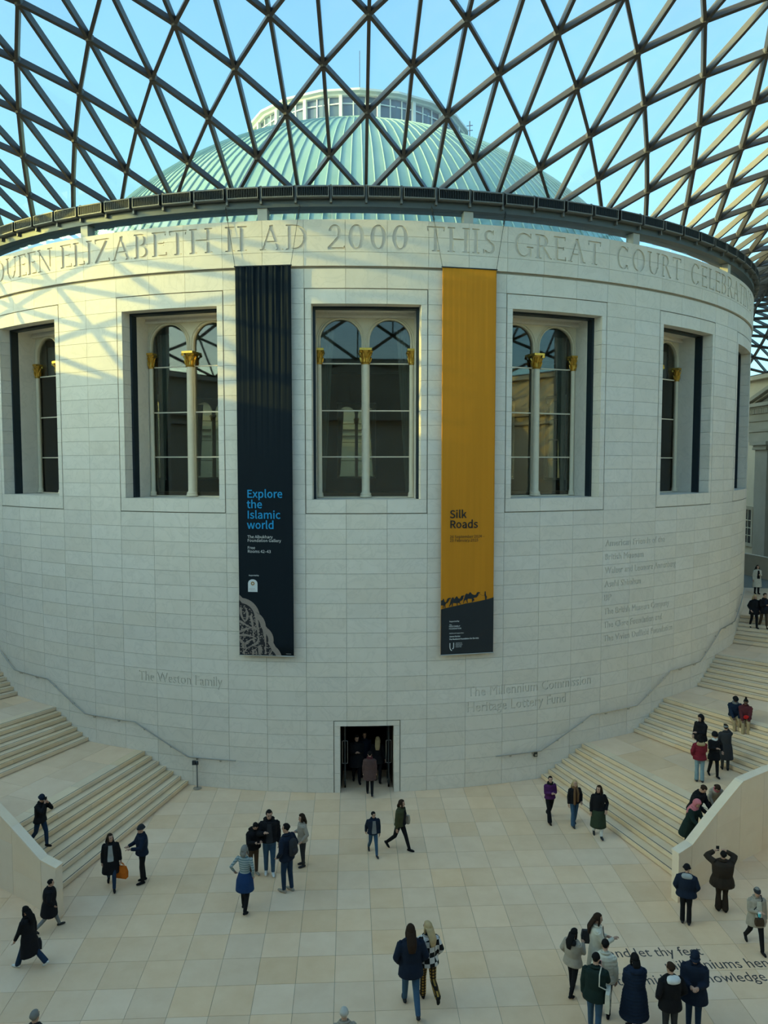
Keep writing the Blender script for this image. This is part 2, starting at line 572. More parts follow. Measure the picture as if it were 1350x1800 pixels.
GL = {}
def glyph(c):
    if c in GL: return GL[c]
    L_, A_ = glyph_strokes(c)
    px = 1 / 90
    x0, y0 = -.16, -.30
    xs = x0 + px * np.arange(int((GW[c] + .36) / px))
    ys = y0 + px * np.arange(int(1.40 / px))
    X, Y = np.meshgrid(xs, ys)
    mk = np.zeros(X.shape, bool)
    def seg(ax, ay, bx, by, ra, rb, ends):
        dx, dy = bx - ax, by - ay
        ll = dx * dx + dy * dy
        t = ((X - ax) * dx + (Y - ay) * dy) / ll
        tt = np.clip(t, 0, 1)
        d = np.hypot(X - ax - tt * dx, Y - ay - tt * dy)
        ok = d < (ra + (rb - ra) * tt)
        if not ends: ok &= (t >= 0) & (t <= 1)
        return ok
    for x_, y_, x1, y1, w in L_: mk |= seg(x_, y_, x1, y1, w / 2, w / 2, False)
    for cx, cy, rx, ry, a0, a1, t, n in A_:
        k = 40
        for i in range(k):
            a, b = math.radians(a0 + (a1 - a0) * i / k), math.radians(a0 + (a1 - a0) * (i + 1) / k)
            wa, wb = [n + (t - n) * abs(math.cos(q)) ** 1.3 for q in (a, b)]
            pa = [(cx + (rx - w_ / 2) * math.cos(q), cy + (ry - w_ / 2) * math.sin(q)) for q, w_ in ((a, wa), (b, wb))]
            mk |= seg(*pa[0], *pa[1], wa / 2, wb / 2, True)
    mk[0, :] = mk[-1, :] = False
    mk[:, 0] = mk[:, -1] = False
    GL[c] = trace(mk, x0, y0, px)
    return GL[c]

D2M = R * PI / 180                            # metres of arc for one degree on the drum

# ------------------------------------------------------------------ floor
floor = MB().box(-40, -56, -0.4, 40, 50, -0.012).build('floor', M['grout'])
tag(floor, kind='structure')
TX, TY = 0.90, 0.94
def stair_r_out(a):
    return 30 + 1.31 * ((27 - a) / 11.7) ** 2 if a < 27 else 30 - 2.6 * ((a - 27) / 55) ** 1.3
BAL_T = 0.27
tiles = []
for ix in range(-19, 22):
    for iy in range(-14, 8):
        x0, y0 = -1.866 + ix * TX, -28.197 + iy * TY
        c = Vector((x0 + TX / 2, y0 + TY / 2, 0))
        r = math.hypot(c.x, c.y)
        th = math.degrees(math.atan2(c.x, -c.y))
        if r < 22.4 and not (abs(c.x) < 1.4 and r > 20.6): continue
        if abs(th) > 20 and r < stair_r_out(abs(th)) - 1.2: continue
        a = px_area([(x0, y0, 0), (x0 + TX, y0, 0), (x0 + TX, y0 + TY, 0), (x0, y0 + TY, 0)])
        tiles.append((a, x0, y0))
tiles.sort(reverse=True)
g = 0.004
tm = MB().box(-TX / 2 + g, -TY / 2 + g, -0.03, TX / 2 - g, TY / 2 - g, 0.0).mesh('floor_tile', M['floor'])
rest = MB()
for k, (a, x0, y0) in enumerate(tiles):
    if k < 300: link('floor_tile', tm, floor, (x0 + TX / 2, y0 + TY / 2, 0))
    else: rest.box(x0 + g, y0 + g, -0.03, x0 + TX - g, y0 + TY - g, 0.0)
for ix in range(-40, 41):                      # the rest of the court, out of the picture
    for iy in range(-30, -14):
        x0, y0 = -1.866 + ix * TX, -28.197 + iy * TY
        if ix < -19 or ix > 21 or iy < -14: rest.box(x0 + g, y0 + g, -0.03, x0 + TX - g, y0 + TY - g, 0.0)
tag(rest.build('floor_tiles_beyond', M['floor'], floor), kind='stuff')

# ------------------------------------------------------------------ stone drum
WIN_Z0, WIN_Z1, OUT_Z0, OUT_Z1 = 10.62, 17.43, 10.11, 17.96
WH, WO, COLW = 4.78, 5.4, 3.6
DOOR_H, DOOR_Z, DOOR_O = 2.41, 2.46, 3.0
FR = R + 0.06                                  # face of the inscribed band
core = MB()
def shell(mb, r, flip, zlo, zhi):
    brk = []
    for k in range(20):
        c = 18 * k - 180
        brk += [c - WH, c - 1.6, c + 1.6, c + WH, c + 7.0, c + 9.0, c + 11]
    brk += [-DOOR_H, DOOR_H]
    brk = sorted(set(round(b, 4) for b in brk))
    brk.append(brk[0] + 360)
    for a, b in zip(brk, brk[1:]):
        mid = (a + b) / 2
        dw = abs((mid + 9) % 18 - 9)
        segs = [(zlo, WIN_Z0), (WIN_Z1, zhi)] if dw < WH else [(zlo, zhi)]
        if abs(mid) < DOOR_H: segs = [(DOOR_Z, WIN_Z0), (WIN_Z1, zhi)]
        for z0, z1 in segs:
            q = [con(a, r, z0), con(b, r, z0), con(b, r, z1), con(a, r, z1)]
            mb.poly(q, [(0, 1, 2, 3) if not flip else (3, 2, 1, 0)])
shell(core, R - 0.055, False, 0, 20.2)
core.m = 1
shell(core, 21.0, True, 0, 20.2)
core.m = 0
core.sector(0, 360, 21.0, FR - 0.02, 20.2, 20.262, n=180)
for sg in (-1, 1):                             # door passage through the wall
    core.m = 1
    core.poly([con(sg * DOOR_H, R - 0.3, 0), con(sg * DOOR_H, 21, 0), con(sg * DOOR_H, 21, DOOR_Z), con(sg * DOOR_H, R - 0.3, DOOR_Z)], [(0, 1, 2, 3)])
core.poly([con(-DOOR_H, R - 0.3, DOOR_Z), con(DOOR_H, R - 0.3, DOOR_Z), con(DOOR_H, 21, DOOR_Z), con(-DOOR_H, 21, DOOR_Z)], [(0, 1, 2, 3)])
wall = core.build('wall_drum', [M['joint'], M['brown']], fix=False)
tag(wall, kind='structure')

G = 0.0048 / D2M                               # half a joint, in degrees
GZ = 0.0045
blocks = []                                    # th0, th1, z0, z1, face radius, depth
LOW = OUT_Z0 / 19
MID = (OUT_Z1 - OUT_Z0) / 15
courses = [(k * LOW, (k + 1) * LOW) for k in range(19)] + [(OUT_Z0 + k * MID, OUT_Z0 + (k + 1) * MID) for k in range(15)] + [(OUT_Z1, 18.62)]
txt_rows = []                                  # blocks that carry writing are cut later
for c in range(-19, 21):
    t0, t1 = -1.8 + COLW * c, 1.8 + COLW * c
    cm = (t0 + t1) / 2
    dw = (cm + 9) % 18 - 9
    inwin = abs(dw) < WO
    for z0, z1 in courses:
        zm = (z0 + z1) / 2
        if inwin and OUT_Z0 < zm < OUT_Z1: continue
        a, b = t0, t1
        if zm < DOOR_O * 0 + 2.66 and abs(cm) < 6:
            if abs(cm) < 1: continue
            if cm > 0: a = DOOR_O
            else: b = -DOOR_O
        blocks.append([a, b, z0, z1, R, 0.05])
    blocks.append([t0, t1, 18.70, 19.17, FR, 0.11])
    if cm < -42 or cm > 59:
        blocks.append([t0, t1, 19.17, 19.72, FR, 0.11]); blocks.append([t0, t1, 19.72, 20.27, FR, 0.11])
sur = []                                       # raised frames round the windows and the door
for k in range(-4, 5):
    c = 18 * k
    og = 0.030 / D2M
    for i in range(3):
        a, b = c - WO + COLW * i + (og if i == 0 else 0), c - WO + COLW * (i + 1) - (og if i == 2 else 0)
        sur.append([a, b, WIN_Z1 - GZ, OUT_Z1 - 0.03, R + 0.004, 0.46]); sur.append([a, b, OUT_Z0 + 0.03, WIN_Z0, R + 0.004, 0.46])
    n = 13
    for i in range(n):
        z0, z1 = WIN_Z0 + (WIN_Z1 - WIN_Z0) * i / n, WIN_Z0 + (WIN_Z1 - WIN_Z0) * (i + 1) / n
        sur.append([c - WO + og, c - WH, z0, z1, R + 0.004, 0.46]); sur.append([c + WH, c + WO - og, z0, z1, R + 0.004, 0.46])
og = 0.022 / D2M
for sg in (-1, 1):
    for z0, z1 in ((0, 0.72), (0.72, 2.1), (2.1, DOOR_Z)):
        sur.append([min(sg * (DOOR_O - og), sg * DOOR_H), max(sg * (DOOR_O - og), sg * DOOR_H), z0, z1, R + 0.004, 0.40])
for a, b in ((-DOOR_O + og, -1.8), (-1.8, 1.8), (1.8, DOOR_O - og)): sur.append([a, b, DOOR_Z, 2.66 - 0.02, R + 0.004, 0.40])

def block_mb(t0, t1, z0, z1, r, d, mb=None):
    mb = mb or MB()
    return mb.sector(t0 + G, t1 - G, r - d, r, z0 + GZ, z1 - GZ, n=2)

# --- writing cut into the stone
def cut_blocks(name, t0, t1, rows, loops, fill, r, depth, splits=()):
    """t0..t1 columns, rows of (z0, z1); loops in metres of arc / height; each block is a mesh of its own with the letters sunk"""
    zlo, zhi = rows[0][0], rows[-1][1]
    base = bmesh.new()
    lev = [zlo] + list(splits) + [zhi]
    for za, zb in zip(lev, lev[1:]):           # one strip for each line of writing
        v, f = fill2d([[(t0 * D2M, za), (t1 * D2M, za), (t1 * D2M, zb), (t0 * D2M, zb)]] + [lp for lp in loops if za < sum(q[1] for q in lp) / len(lp) < zb])
        bv = [base.verts.new((x, 0, z)) for x, z in v]
        for q in f:
            try: base.faces.new([bv[i] for i in q])
            except ValueError: pass
    bmesh.ops.remove_doubles(base, verts=base.verts, dist=1e-5)
    out = []
    n = round((t1 - t0) / COLW)
    for i in range(n):
        a, b = t0 + i * COLW, t0 + (i + 1) * COLW
        for z0, z1 in rows:
            bm = base.copy()
            for co, no in (((  (a + G) * D2M, 0, 0), (-1, 0, 0)), (((b - G) * D2M, 0, 0), (1, 0, 0)), ((0, 0, z0 + GZ), (0, 0, -1)), ((0, 0, z1 - GZ), (0, 0, 1))):
                bmesh.ops.bisect_plane(bm, geom=bm.verts[:] + bm.edges[:] + bm.faces[:], plane_co=co, plane_no=no, clear_outer=True, dist=1e-6)
            for q in (0.25, 0.5, 0.75):
                bmesh.ops.bisect_plane(bm, geom=bm.verts[:] + bm.edges[:] + bm.faces[:], plane_co=((a + (b - a) * q) * D2M, 0, 0), plane_no=(1, 0, 0), dist=1e-6)
            ed = [e for e in bm.edges if e.is_boundary]
            ex = bmesh.ops.extrude_edge_only(bm, edges=ed)
            for q in ex['geom']:
                if isinstance(q, bmesh.types.BMVert): q.co.y = depth
            mid = (a + b) / 2
            for q in bm.verts:
                p = con(q.co.x / D2M - mid, r - q.co.y, q.co.z)
                q.co = p
            bmesh.ops.recalc_face_normals(bm, faces=bm.faces)
            me = bpy.data.meshes.new(name)
            bm.to_mesh(me)
            bm.free()
            # make the front face outwards
            if me.polygons:
                big = max(me.polygons, key=lambda p_: p_.area)
                if big.normal.y > 0: me.flip_normals()
            me.materials.append(M['wall'])
            out.append(link(name, me, wall, rz=math.radians(mid)))
    base.free()
    for lv, lf in fill:                        # the sunk bottoms of the letters
        bm = bmesh.new()
        bv = [bm.verts.new((x, 0, z)) for x, z in lv]
        for q in lf:
            try: bm.faces.new([bv[i] for i in q])
            except ValueError: pass
        xs = [x for x, z in lv]
        k = math.ceil(min(xs) / 0.35) * 0.35
        while k < max(xs):
            bmesh.ops.bisect_plane(bm, geom=bm.verts[:] + bm.edges[:] + bm.faces[:], plane_co=(k, 0, 0), plane_no=(1, 0, 0), dist=1e-6)
            k += 0.35
        for q in bm.verts: q.co = con(q.co.x / D2M, r - depth + 0.0015, q.co.z)
        bmesh.ops.recalc_face_normals(bm, faces=bm.faces)
        me = bpy.data.meshes.new('sunk_lettering')
        bm.to_mesh(me)
        bm.free()
        me.materials.append(M['wall'])
        link('sunk_lettering', me, wall)
    return len(out)

words = [('QUEEN', -41.2, -31.1), ('ELIZABETH', -29.95, -13.45), ('II', -12.3, -10.3), ('AD', -9.2, -4.95), ('2000', -3.4, 3.75),
         ('THIS', 5.2, 11.5), ('GREAT', 13.05, 22.4), ('COURT', 24.1, 33.65), ('CELEBRATING', 35.2, 55.6)]
CAP0, CAP1 = 19.25, 20.10
loops, fills = [], []
for wd, a, b in words:
    ch = CAP1 - CAP0
    nat = sum(GW[c] for c in wd) * ch
    avail = (b - a) * D2M
    gap = 0.10 * ch if len(wd) > 1 else 0
    sx = (avail - gap * (len(wd) - 1)) / nat
    x = a * D2M
    for c in wd:
        lps = [[(max(x + px_ * ch * sx, -41.3 * D2M), CAP0 + py_ * ch) for px_, py_ in lp] for lp in glyph(c)]
        lps = [[(px_, max(py_, 19.18)) for px_, py_ in lp] for lp in lps]
        loops += lps
        fills.append(fill2d(lps))
        x += GW[c] * ch * sx + gap
nlet = cut_blocks('frieze_block', -41.4, 59.4, [(19.17, 19.72), (19.72, 20.27)], loops, fills, FR, 0.06)

def wall_text(lines, t0, t1, depth=0.032):
    """lines: (text, start degree, baseline z, x-height scale, stretch to degree)"""
    z0 = min(l[2] for l in lines) - 0.25
    z1 = max(l[2] for l in lines) + 0.5
    rows = [cz for cz in courses if cz[1] > z0 and cz[0] < z1 and cz[1] <= OUT_Z0 + 0.01]
    lp_all, fl_all = [], []
    for body, ta, bz, size, tb in lines:
        v, f, lps = text2d(body, 1.0)
        x0, x1 = min(x for x, y in v), max(x for x, y in v)
        sx = (tb - ta) * D2M / (x1 - x0)
        T = lambda p: (ta * D2M + (p[0] - x0) * sx, bz + p[1] * size)
        lp_all += [[T(p) for p in lp] for lp in lps]
        fl_all.append(([T(p) for p in v], f))
    bz = sorted(l[2] for l in lines)
    n = cut_blocks('inscribed_block', t0, t1, rows, lp_all, fl_all, R, depth, [q - .13 for q in bz[1:]])
    for bl in blocks[:]:
        if bl[4] == R and t0 - .01 <= bl[0] and bl[1] <= t1 + .01 and any(abs(bl[2] - q[0]) < .01 for q in rows): blocks.remove(bl)
    return n
nlet += wall_text([('The Weston Family', -21.7, 3.80, 0.52, -13.15)], -23.4, -12.6)
nlet += wall_text([('The Millennium Commission', 9.2, 3.40, 0.52, 22.2), ('Heritage Lottery Fund', 9.2, 2.82, 0.52, 19.3)], 9.0, 23.4)
nlet += wall_text([('American Friends of the', 23.7, 8.70, 0.36, 32.2), ('British Museum', 23.7, 8.17, 0.36, 28.9), ('Walter and Leonore Annenberg', 23.7, 7.64, 0.36, 34.2),
                   ('Asahi Shimbun', 23.7, 7.11, 0.36, 28.6), ('BP', 23.7, 6.58, 0.36, 24.6), ('The British Museum Company', 23.7, 6.04, 0.36, 33.2),
                   ('The Clore Foundation and', 23.7, 5.51, 0.36, 32.0), ('The Vivien Duffield Foundation', 23.7, 4.98, 0.36, 33.9)], 23.4, 37.8)

meas = []
for bl in blocks + sur:
    a, b, z0, z1, r, d = bl
    if con((a + b) / 2, 1, 0).dot(Vector((CAM.x, CAM.y, 0)) - con((a + b) / 2, r, 0)) < 0: ar = 0
    else: ar = px_area([con(a, r, z0), con(b, r, z0), con(b, r, z1), con(a, r, z1)])
    meas.append((ar, bl))
meas.sort(key=lambda q: -q[0])
cache = {}
rest = MB()
for k, (ar, bl) in enumerate(meas):
    a, b, z0, z1, r, d = bl
    if k < 300 - min(nlet, 110):
        key = (round(b - a, 3), round(z0, 3), round(z1, 3), r, d)
        mid = (a + b) / 2
        if key not in cache: cache[key] = block_mb(a - mid, b - mid, z0, z1, r, d).mesh('stone_block', M['wall'])
        link('stone_block', cache[key], wall, rz=math.radians(mid))
    else: block_mb(a, b, z0, z1, r, d, rest)
tag(rest.build('stone_blocks_smaller', M['wall'], wall), kind='stuff')
# ------------------------------------------------------------------ windows of the drum
def arch_loop(cx, half, z0, zs, n=14):
    lp = [(cx - half, z0), (cx + half, z0)]
    for k in range(n + 1):
        a = PI * k / n
        lp.append((cx + half * math.cos(a), zs + half * math.sin(a)))
    return lp
R0 = R * math.cos(math.radians(WH))           # local y of the wall face at the jamb
def yd(d): return -R0 + d
HW = 1.80
A_C, A_H, A_SP, A_Z0 = 0.905, 0.755, 16.42, 10.66
wp = {}
mb = MB()                                      # steel frame
for x0, x1, z0, z1 in ((-1.90, -1.80, WIN_Z0, 17.36), (1.80, 1.90, WIN_Z0, 17.36), (-1.90, 1.90, 17.36, 17.47)):
    mb.box(x0, yd(0.43), z0, x1, yd(0.74), z1)
wp['steel_frame'] = mb.mesh('steel_frame', M['navy'])
mb = MB()
for sg in (-1, 1): mb.box(min(sg * HW, sg * (HW + .12)), yd(0.74), WIN_Z0, max(sg * HW, sg * (HW + .12)), yd(2.0), 17.47)
mb.box(-HW - .12, yd(0.74), 17.40, HW + .12, yd(2.0), 17.52)
mb.box(-HW - .12, yd(0.42), 10.50, HW + .12, yd(2.0), WIN_Z0 - 0.004)
mb.box(-HW, yd(1.30), 17.22, HW, yd(1.50), 17.30)
mb.box(-HW, yd(1.34), 17.30, HW, yd(1.50), 17.40)
wp['inner_reveal'] = mb.mesh('inner_reveal', M['wall'])
v, f = fill2d([[(-HW, WIN_Z0), (HW, WIN_Z0), (HW, 17.42), (-HW, 17.42)], arch_loop(-A_C, A_H, A_Z0, A_SP), arch_loop(A_C, A_H, A_Z0, A_SP)])
bm = bmesh.new()
bv = [bm.verts.new((x, yd(1.50), z)) for x, z in v]
for q in f:
    try: bm.faces.new([bv[i] for i in q])
    except ValueError: pass
ex = bmesh.ops.extrude_face_region(bm, geom=bm.faces[:])
for q in ex['geom']:
    if isinstance(q, bmesh.types.BMVert): q.co.y = yd(1.66)
bmesh.ops.recalc_face_normals(bm, faces=bm.faces)
me = bpy.data.meshes.new('arch_panel'); bm.to_mesh(me); bm.free(); me.materials.append(M['cream'])
wp['arch_panel'] = me
mb = MB()
for c in (-A_C, A_C):                          # mouldings round the two arches
    for rr, th in ((A_H + .035, .035), (A_H + .115, .028)):
        mb.tube([(c + rr * math.cos(PI * k / 18), yd(1.49), A_SP + rr * math.sin(PI * k / 18)) for k in range(19)] , th, 6)
        for sg in (-1, 1):
            if abs(c + sg * rr) < HW - .01: mb.tube([(c + sg * rr, yd(1.49), A_SP), (c + sg * rr, yd(1.49), 16.12)], th, 6)
wp['arch_moulding'] = mb.mesh('arch_moulding', M['cream'], smooth=True)
def column_mb(x, rad, y):
    mb = MB()
    mb.lathe([(rad * 1.5, 10.64), (rad * 1.5, 10.70), (rad * 1.35, 10.73), (rad * 1.42, 10.77), (rad * 1.1, 10.82), (rad, 10.86), (rad * .97, 13), (rad * .9, 15.58)], 14, (x, y, 0))
    return mb.mesh('column', M['cream'], smooth=True)
wp['column'] = [column_mb(0, .145, yd(1.46)), column_mb(-1.70, .085, yd(1.50)), column_mb(1.70, .085, yd(1.50))]
def capital_mb(x, rad, y):
    mb = MB()
    mb.lathe([(rad * .95, 15.54), (rad * 1.08, 15.57), (rad * .95, 15.60), (rad * .9, 15.70), (rad * 1.0, 15.9), (rad * 1.35, 16.04)], 14, (x, y, 0))
    w = rad * 1.42
    mb.box(x - w, y - w, 16.04, x + w, y + w, 16.12)
    for row, (z, n, out, ln_) in enumerate(((15.62, 8, 1.32, .17), (15.77, 8, 1.45, .17))):
        for k in range(n):                     # acanthus leaves curling outwards
            a = 2 * PI * (k + .5 * row) / n
            ca, sa = math.cos(a), math.sin(a)
            P = [(rad * .95, z), (rad * 1.06, z + ln_ * .5), (rad * out, z + ln_), (rad * (out + .12), z + ln_ * .82)]
            mb.tube([(x + q * ca, y + q * sa, zz) for q, zz in P], [rad * .26, rad * .3, rad * .2, rad * .08], 5)
    for k in range(4):                         # corner volutes
        a = PI / 4 + k * PI / 2
        cx, cy = x + rad * 1.75 * math.cos(a), y + rad * 1.75 * math.sin(a)
        mb.tube([(cx - .04 * math.sin(a), cy + .04 * math.cos(a), 15.99), (cx + .04 * math.sin(a), cy - .04 * math.cos(a), 15.99)], rad * .33, 8)
    return mb.mesh('capital', M['gold'], smooth=True)
wp['capital'] = [capital_mb(0, .16, yd(1.46)), capital_mb(-1.70, .11, yd(1.50)), capital_mb(1.70, .11, yd(1.50))]
bar_z = (15.58, 13.85, 12.14)
wp['glazing_bar'] = [MB().box(c - A_H, yd(1.56), z - .022, c + A_H, yd(1.62), z + .022).mesh('glazing_bar', M['cream']) for c in (-A_C, A_C) for z in bar_z]
panes = []
for c in (-A_C, A_C):
    for z0, z1 in ((A_Z0, 12.118), (12.162, 13.828), (13.872, 15.558)):
        panes.append(MB().box(c - A_H, yd(1.585), z0, c + A_H, yd(1.597), z1).mesh('pane', M['winglass']))
    v, f = fill2d([arch_loop(c, A_H, 15.602, A_SP)])
    panes.append(MB().poly([(x, yd(1.59), z) for x, z in v], f).mesh('pane', M['winglass'], fix=False))
wp['pane'] = panes
wp['inner_sill'] = MB().box(-HW, yd(1.66), 10.64, HW, yd(2.05), 10.80).mesh('inner_sill', M['mahog'])
mb = MB()
for sg in (-1, 1):                             # heavy curtains drawn to the sides inside the room
    n = 10
    for k in range(n):
        x0 = sg * (1.72 - .055 * k); x1 = sg * (1.72 - .055 * (k + 1))
        ya, yb = yd(2.02 + .03 * (k % 2)), yd(2.02 + .03 * ((k + 1) % 2))
        xa0, xa1 = sg * (1.72 - .02 * k), sg * (1.72 - .02 * (k + 1))
        mb.poly([(xa0, ya, 10.8), (xa1, yb, 10.8), (x1, yb, 16.9), (x0, ya, 16.9)], [(0, 1, 2, 3)])
wp['curtain'] = mb.mesh('curtain', plain('grey_curtain', (0.30, 0.29, 0.25), 0.9), fix=False)
for n_, k in enumerate([0, -1, 1, -2, 2, 3] + list(range(4, 18))):
    th = 18 * k
    front = n_ < 6
    w = empty('window_%d' % (n_ + 1), rz=math.radians(th))
    tag(w, kind='structure')
    for key, me in wp.items():
        if not front and key in ('arch_moulding', 'inner_sill', 'steel_frame'): continue
        for q in (me if isinstance(me, list) else [me]): link(key, q, w)

# ------------------------------------------------------------------ door
door = empty('door_1', con(0, R - .3, 0))
tag(door, kind='structure')
for sg in (-1, 1):
    x = sg * 0.80
    y0, y1 = -R + 0.42, -R + 1.36              # leaves stand open, folded inwards
    leaf = MB()
    leaf.box(x - .025, y0, 0.02, x + .025, y0 + .06, 2.44).box(x - .025, y1 - .06, 0.02, x + .025, y1, 2.44)
    leaf.box(x - .025, y0, 2.36, x + .025, y1, 2.44).box(x - .025, y0, 0.02, x + .025, y1, 0.12)
    lf = leaf.build('door_leaf', M['dark'], door)
    MB().box(x - .006, y0 + .06, 0.12, x + .006, y1 - .06, 2.36).build('pane', M['doorglass'], lf)
    for s2 in (-1, 1):
        xh = x + s2 * .095
        MB().tube([(x + s2 * .02, y0 + .03, 0.92), (xh, y0 + .03, 0.92), (xh, y0 + .03, 1.76), (x + s2 * .02, y0 + .03, 1.76)], .012, 8).build('pull_handle', M['chrome'], lf, smooth=True)
        MB().lathe([(.02, 0), (.02, .03)], 8, (x + s2 * .03, y0 + .03, 0.28)).build('lock', M['chrome'], lf)
# lobby behind the door
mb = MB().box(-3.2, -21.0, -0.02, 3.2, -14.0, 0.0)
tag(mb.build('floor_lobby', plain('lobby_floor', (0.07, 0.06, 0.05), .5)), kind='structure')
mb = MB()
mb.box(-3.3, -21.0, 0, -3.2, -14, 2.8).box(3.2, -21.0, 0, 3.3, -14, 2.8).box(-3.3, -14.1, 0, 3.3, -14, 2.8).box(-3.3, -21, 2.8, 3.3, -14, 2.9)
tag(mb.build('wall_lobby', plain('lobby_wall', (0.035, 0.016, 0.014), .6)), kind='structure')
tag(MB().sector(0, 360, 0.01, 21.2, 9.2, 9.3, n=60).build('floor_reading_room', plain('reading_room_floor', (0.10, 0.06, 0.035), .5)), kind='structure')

# ------------------------------------------------------------------ glazed strip, ring beam, louvres
strip = empty('window_30', (0, 0, 20.27))
tag(strip, kind='structure')
for k in range(-14, 15):
    MB().sector(6 * k - 2.97, 6 * k + 2.97, 22.72, 22.735, 20.27, 20.70, n=2).build('pane', M['stripglass'], strip)
colm = MB().box(-.17, -22.98, 20.27, .17, -22.62, 20.76).mesh('ring_column', plain('pale_column', (0.5, 0.5, 0.46), .6))
ringb = empty('ring_beam', (0, 0, 20.7))
tag(ringb, 'dark steel ring beam with louvre boxes running round the top of the drum', 'ring beam')
MB().sector(0, 360, 22.35, 23.05, 20.70, 20.98, n=180).build('beam', M['ring'], ringb, smooth=True)
MB().sector(0, 360, 22.25, 22.75, 20.98, 21.36, n=180).build('upper_beam', M['ring'], ringb, smooth=True)
for k in range(-4, 5):
    o = link('ring_column', colm, ringb, (0, 0, -20.7), math.radians(9 + 18 * k))
box = MB()
w = 1.10
P0 = lambda x, r, z: (x, -r, z - 20.7)
# a tilted metal box open to the front
for a, b in (((-w / 2, 23.20, 20.99), (w / 2, 23.27, 21.02)),):
    box.poly([P0(-w / 2, 22.70, 20.97), P0(w / 2, 22.70, 20.97), P0(w / 2, 23.25, 20.93), P0(-w / 2, 23.25, 20.93),
              P0(-w / 2, 22.70, 21.42), P0(w / 2, 22.70, 21.42), P0(w / 2, 23.05, 21.42), P0(-w / 2, 23.05, 21.42),
              P0(-w / 2, 23.29, 21.31), P0(w / 2, 23.29, 21.31), P0(-w / 2, 23.29, 20.95), P0(w / 2, 23.29, 20.95)],
             [(0, 1, 2, 3), (4, 7, 6, 5), (0, 4, 5, 1), (7, 8, 9, 6), (0, 3, 10, 8, 7, 4), (1, 5, 6, 9, 11, 2), (3, 2, 11, 10)])
box.m = 1
box.poly([P0(-w / 2 + .03, 23.15, 20.98), P0(w / 2 - .03, 23.15, 20.98), P0(w / 2 - .03, 23.15, 21.29), P0(-w / 2 + .03, 23.15, 21.29)], [(0, 1, 2, 3)])
box.m = 0
for x0, x1, z0, z1 in ((-w / 2, w / 2, 20.95, 20.985), (-w / 2, w / 2, 21.275, 21.31), (-w / 2, -w / 2 + .03, 20.985, 21.275), (w / 2 - .03, w / 2, 20.985, 21.275)):
    box.box(x0, -23.30, z0 - 20.7, x1, -23.15, z1 - 20.7)
boxm = box.mesh('louvre_box', [M['louvre'], M['dark']], fix=False)
sl = MB()
for k in range(16):
    x = -w / 2 + .09 + (w - .18) * k / 15
    sl.box(x - .012, -23.28, 20.985 - 20.7, x + .012, -23.16, 21.275 - 20.7)
slm = sl.mesh('slat', M['dark'])
jm = MB().box(-.035, -23.16, 20.80 - 20.7, .035, -22.9, 21.40 - 20.7).mesh('bracket', M['louvre'])
for k in range(-24, 27):
    o = link('louvre_box', boxm, ringb, rz=math.radians(1.5 + 3 * k))
    link('slats', slm, o)
    link('bracket', jm, ringb, rz=math.radians(3 * k))

# ------------------------------------------------------------------ dome and lantern
dome = empty('dome', (0, 0, 20.2))
tag(dome, 'green copper dome with standing seams behind the glass roof', 'dome')
DA, DB, DZ = 20.3, 19.0, 12.9
def dome_r(z): return DA * math.sqrt(max(0, 1 - ((z - DZ) / DB) ** 2))
zs = [20.1, 21, 22, 23, 24, 25, 26, 27, 28, 28.8, 29.5, 30.1, 30.6, 30.95]
MB().lathe([(dome_r(z) - .06, z) for z in zs], 120).build('dome_shell', M['copper'], dome, smooth='all')
NR = 200                                        # copper sheets between the standing seams, in the part that is seen
for k in range(-56, 57):
    a0, a1 = 360 / NR * k + .04, 360 / NR * (k + 1) - .04
    sh = MB()
    P = []
    for i, z in enumerate(zs):
        for a in (a0, a1): P.append(con(a, dome_r(z) + .0, z))
    sh.poly(P, [(2 * i, 2 * i + 1, 2 * i + 3, 2 * i + 2) for i in range(len(zs) - 1)])
    o = sh.build('copper_sheet', M['copper'], dome, fix=False, smooth='all')
    th = 360 / NR * k
    MB().tube([con(th, dome_r(z) + .03, z) for z in zs], .038, 4).build('standing_seam', M['copper'], dome, smooth=True)
MB().sector(0, 360, 18.2, 22.95, 20.14, 20.19, n=120).build('lead_gutter', M['deck'], dome)
MB().lathe([(20.9, 20.15), (18.4, 20.15), (dome_r(24) - .6, 24), (dome_r(28) - .6, 28), (6.6, 30.5), (0.01, 30.6)], 60).build('inner_dome', M['brown'], dome, fix=False)
lant = empty('lantern', (0, 0, 30.9))
tag(lant, 'white glazed lantern ring crowning the green copper dome', 'lantern')
LR = 6.75
MB().lathe([(LR + .15, 30.6), (LR + .15, 30.98), (LR + .05, 31.0), (LR - .2, 31.0)], 20).build('base', M['copper'], lant, fix=False)
MB().lathe([(LR - .15, 31.0), (LR - .15, 32.14)], 20).build('glazing', M['slate'], lant, fix=False)
MB().lathe([(LR - .2, 32.12), (LR + .05, 32.12), (LR + .1, 32.16), (LR + .12, 32.2), (LR + .32, 32.26), (LR + .32, 32.38), (LR + .1, 32.46), (LR - .6, 32.8), (0.01, 33.6)], 20).build('cornice', M['white'], lant, fix=False)
for k in range(20):
    a = 18 * k + 9
    t = a
    MB().bar(con(t, LR - .06, 30.98), con(t, LR - .06, 32.14), .18, .2, con(t, 1, 0)).build('pier', M['white'], lant)
    for q in (6, 12):
        MB().bar(con(t + q, LR - .17, 31.0), con(t + q, LR - .17, 32.14), .06, .1, con(t, 1, 0)).build('mullion', M['white'], lant)
    MB().bar(con(t, LR - .10, 31.74), con(t + 18, LR - .10, 31.74), .05, .06).build('transom', M['white'], lant)
rod = MB().tube([(7.0, -1.0, 30.5), (7.0, -1.0, 33.4)], .035, 6)
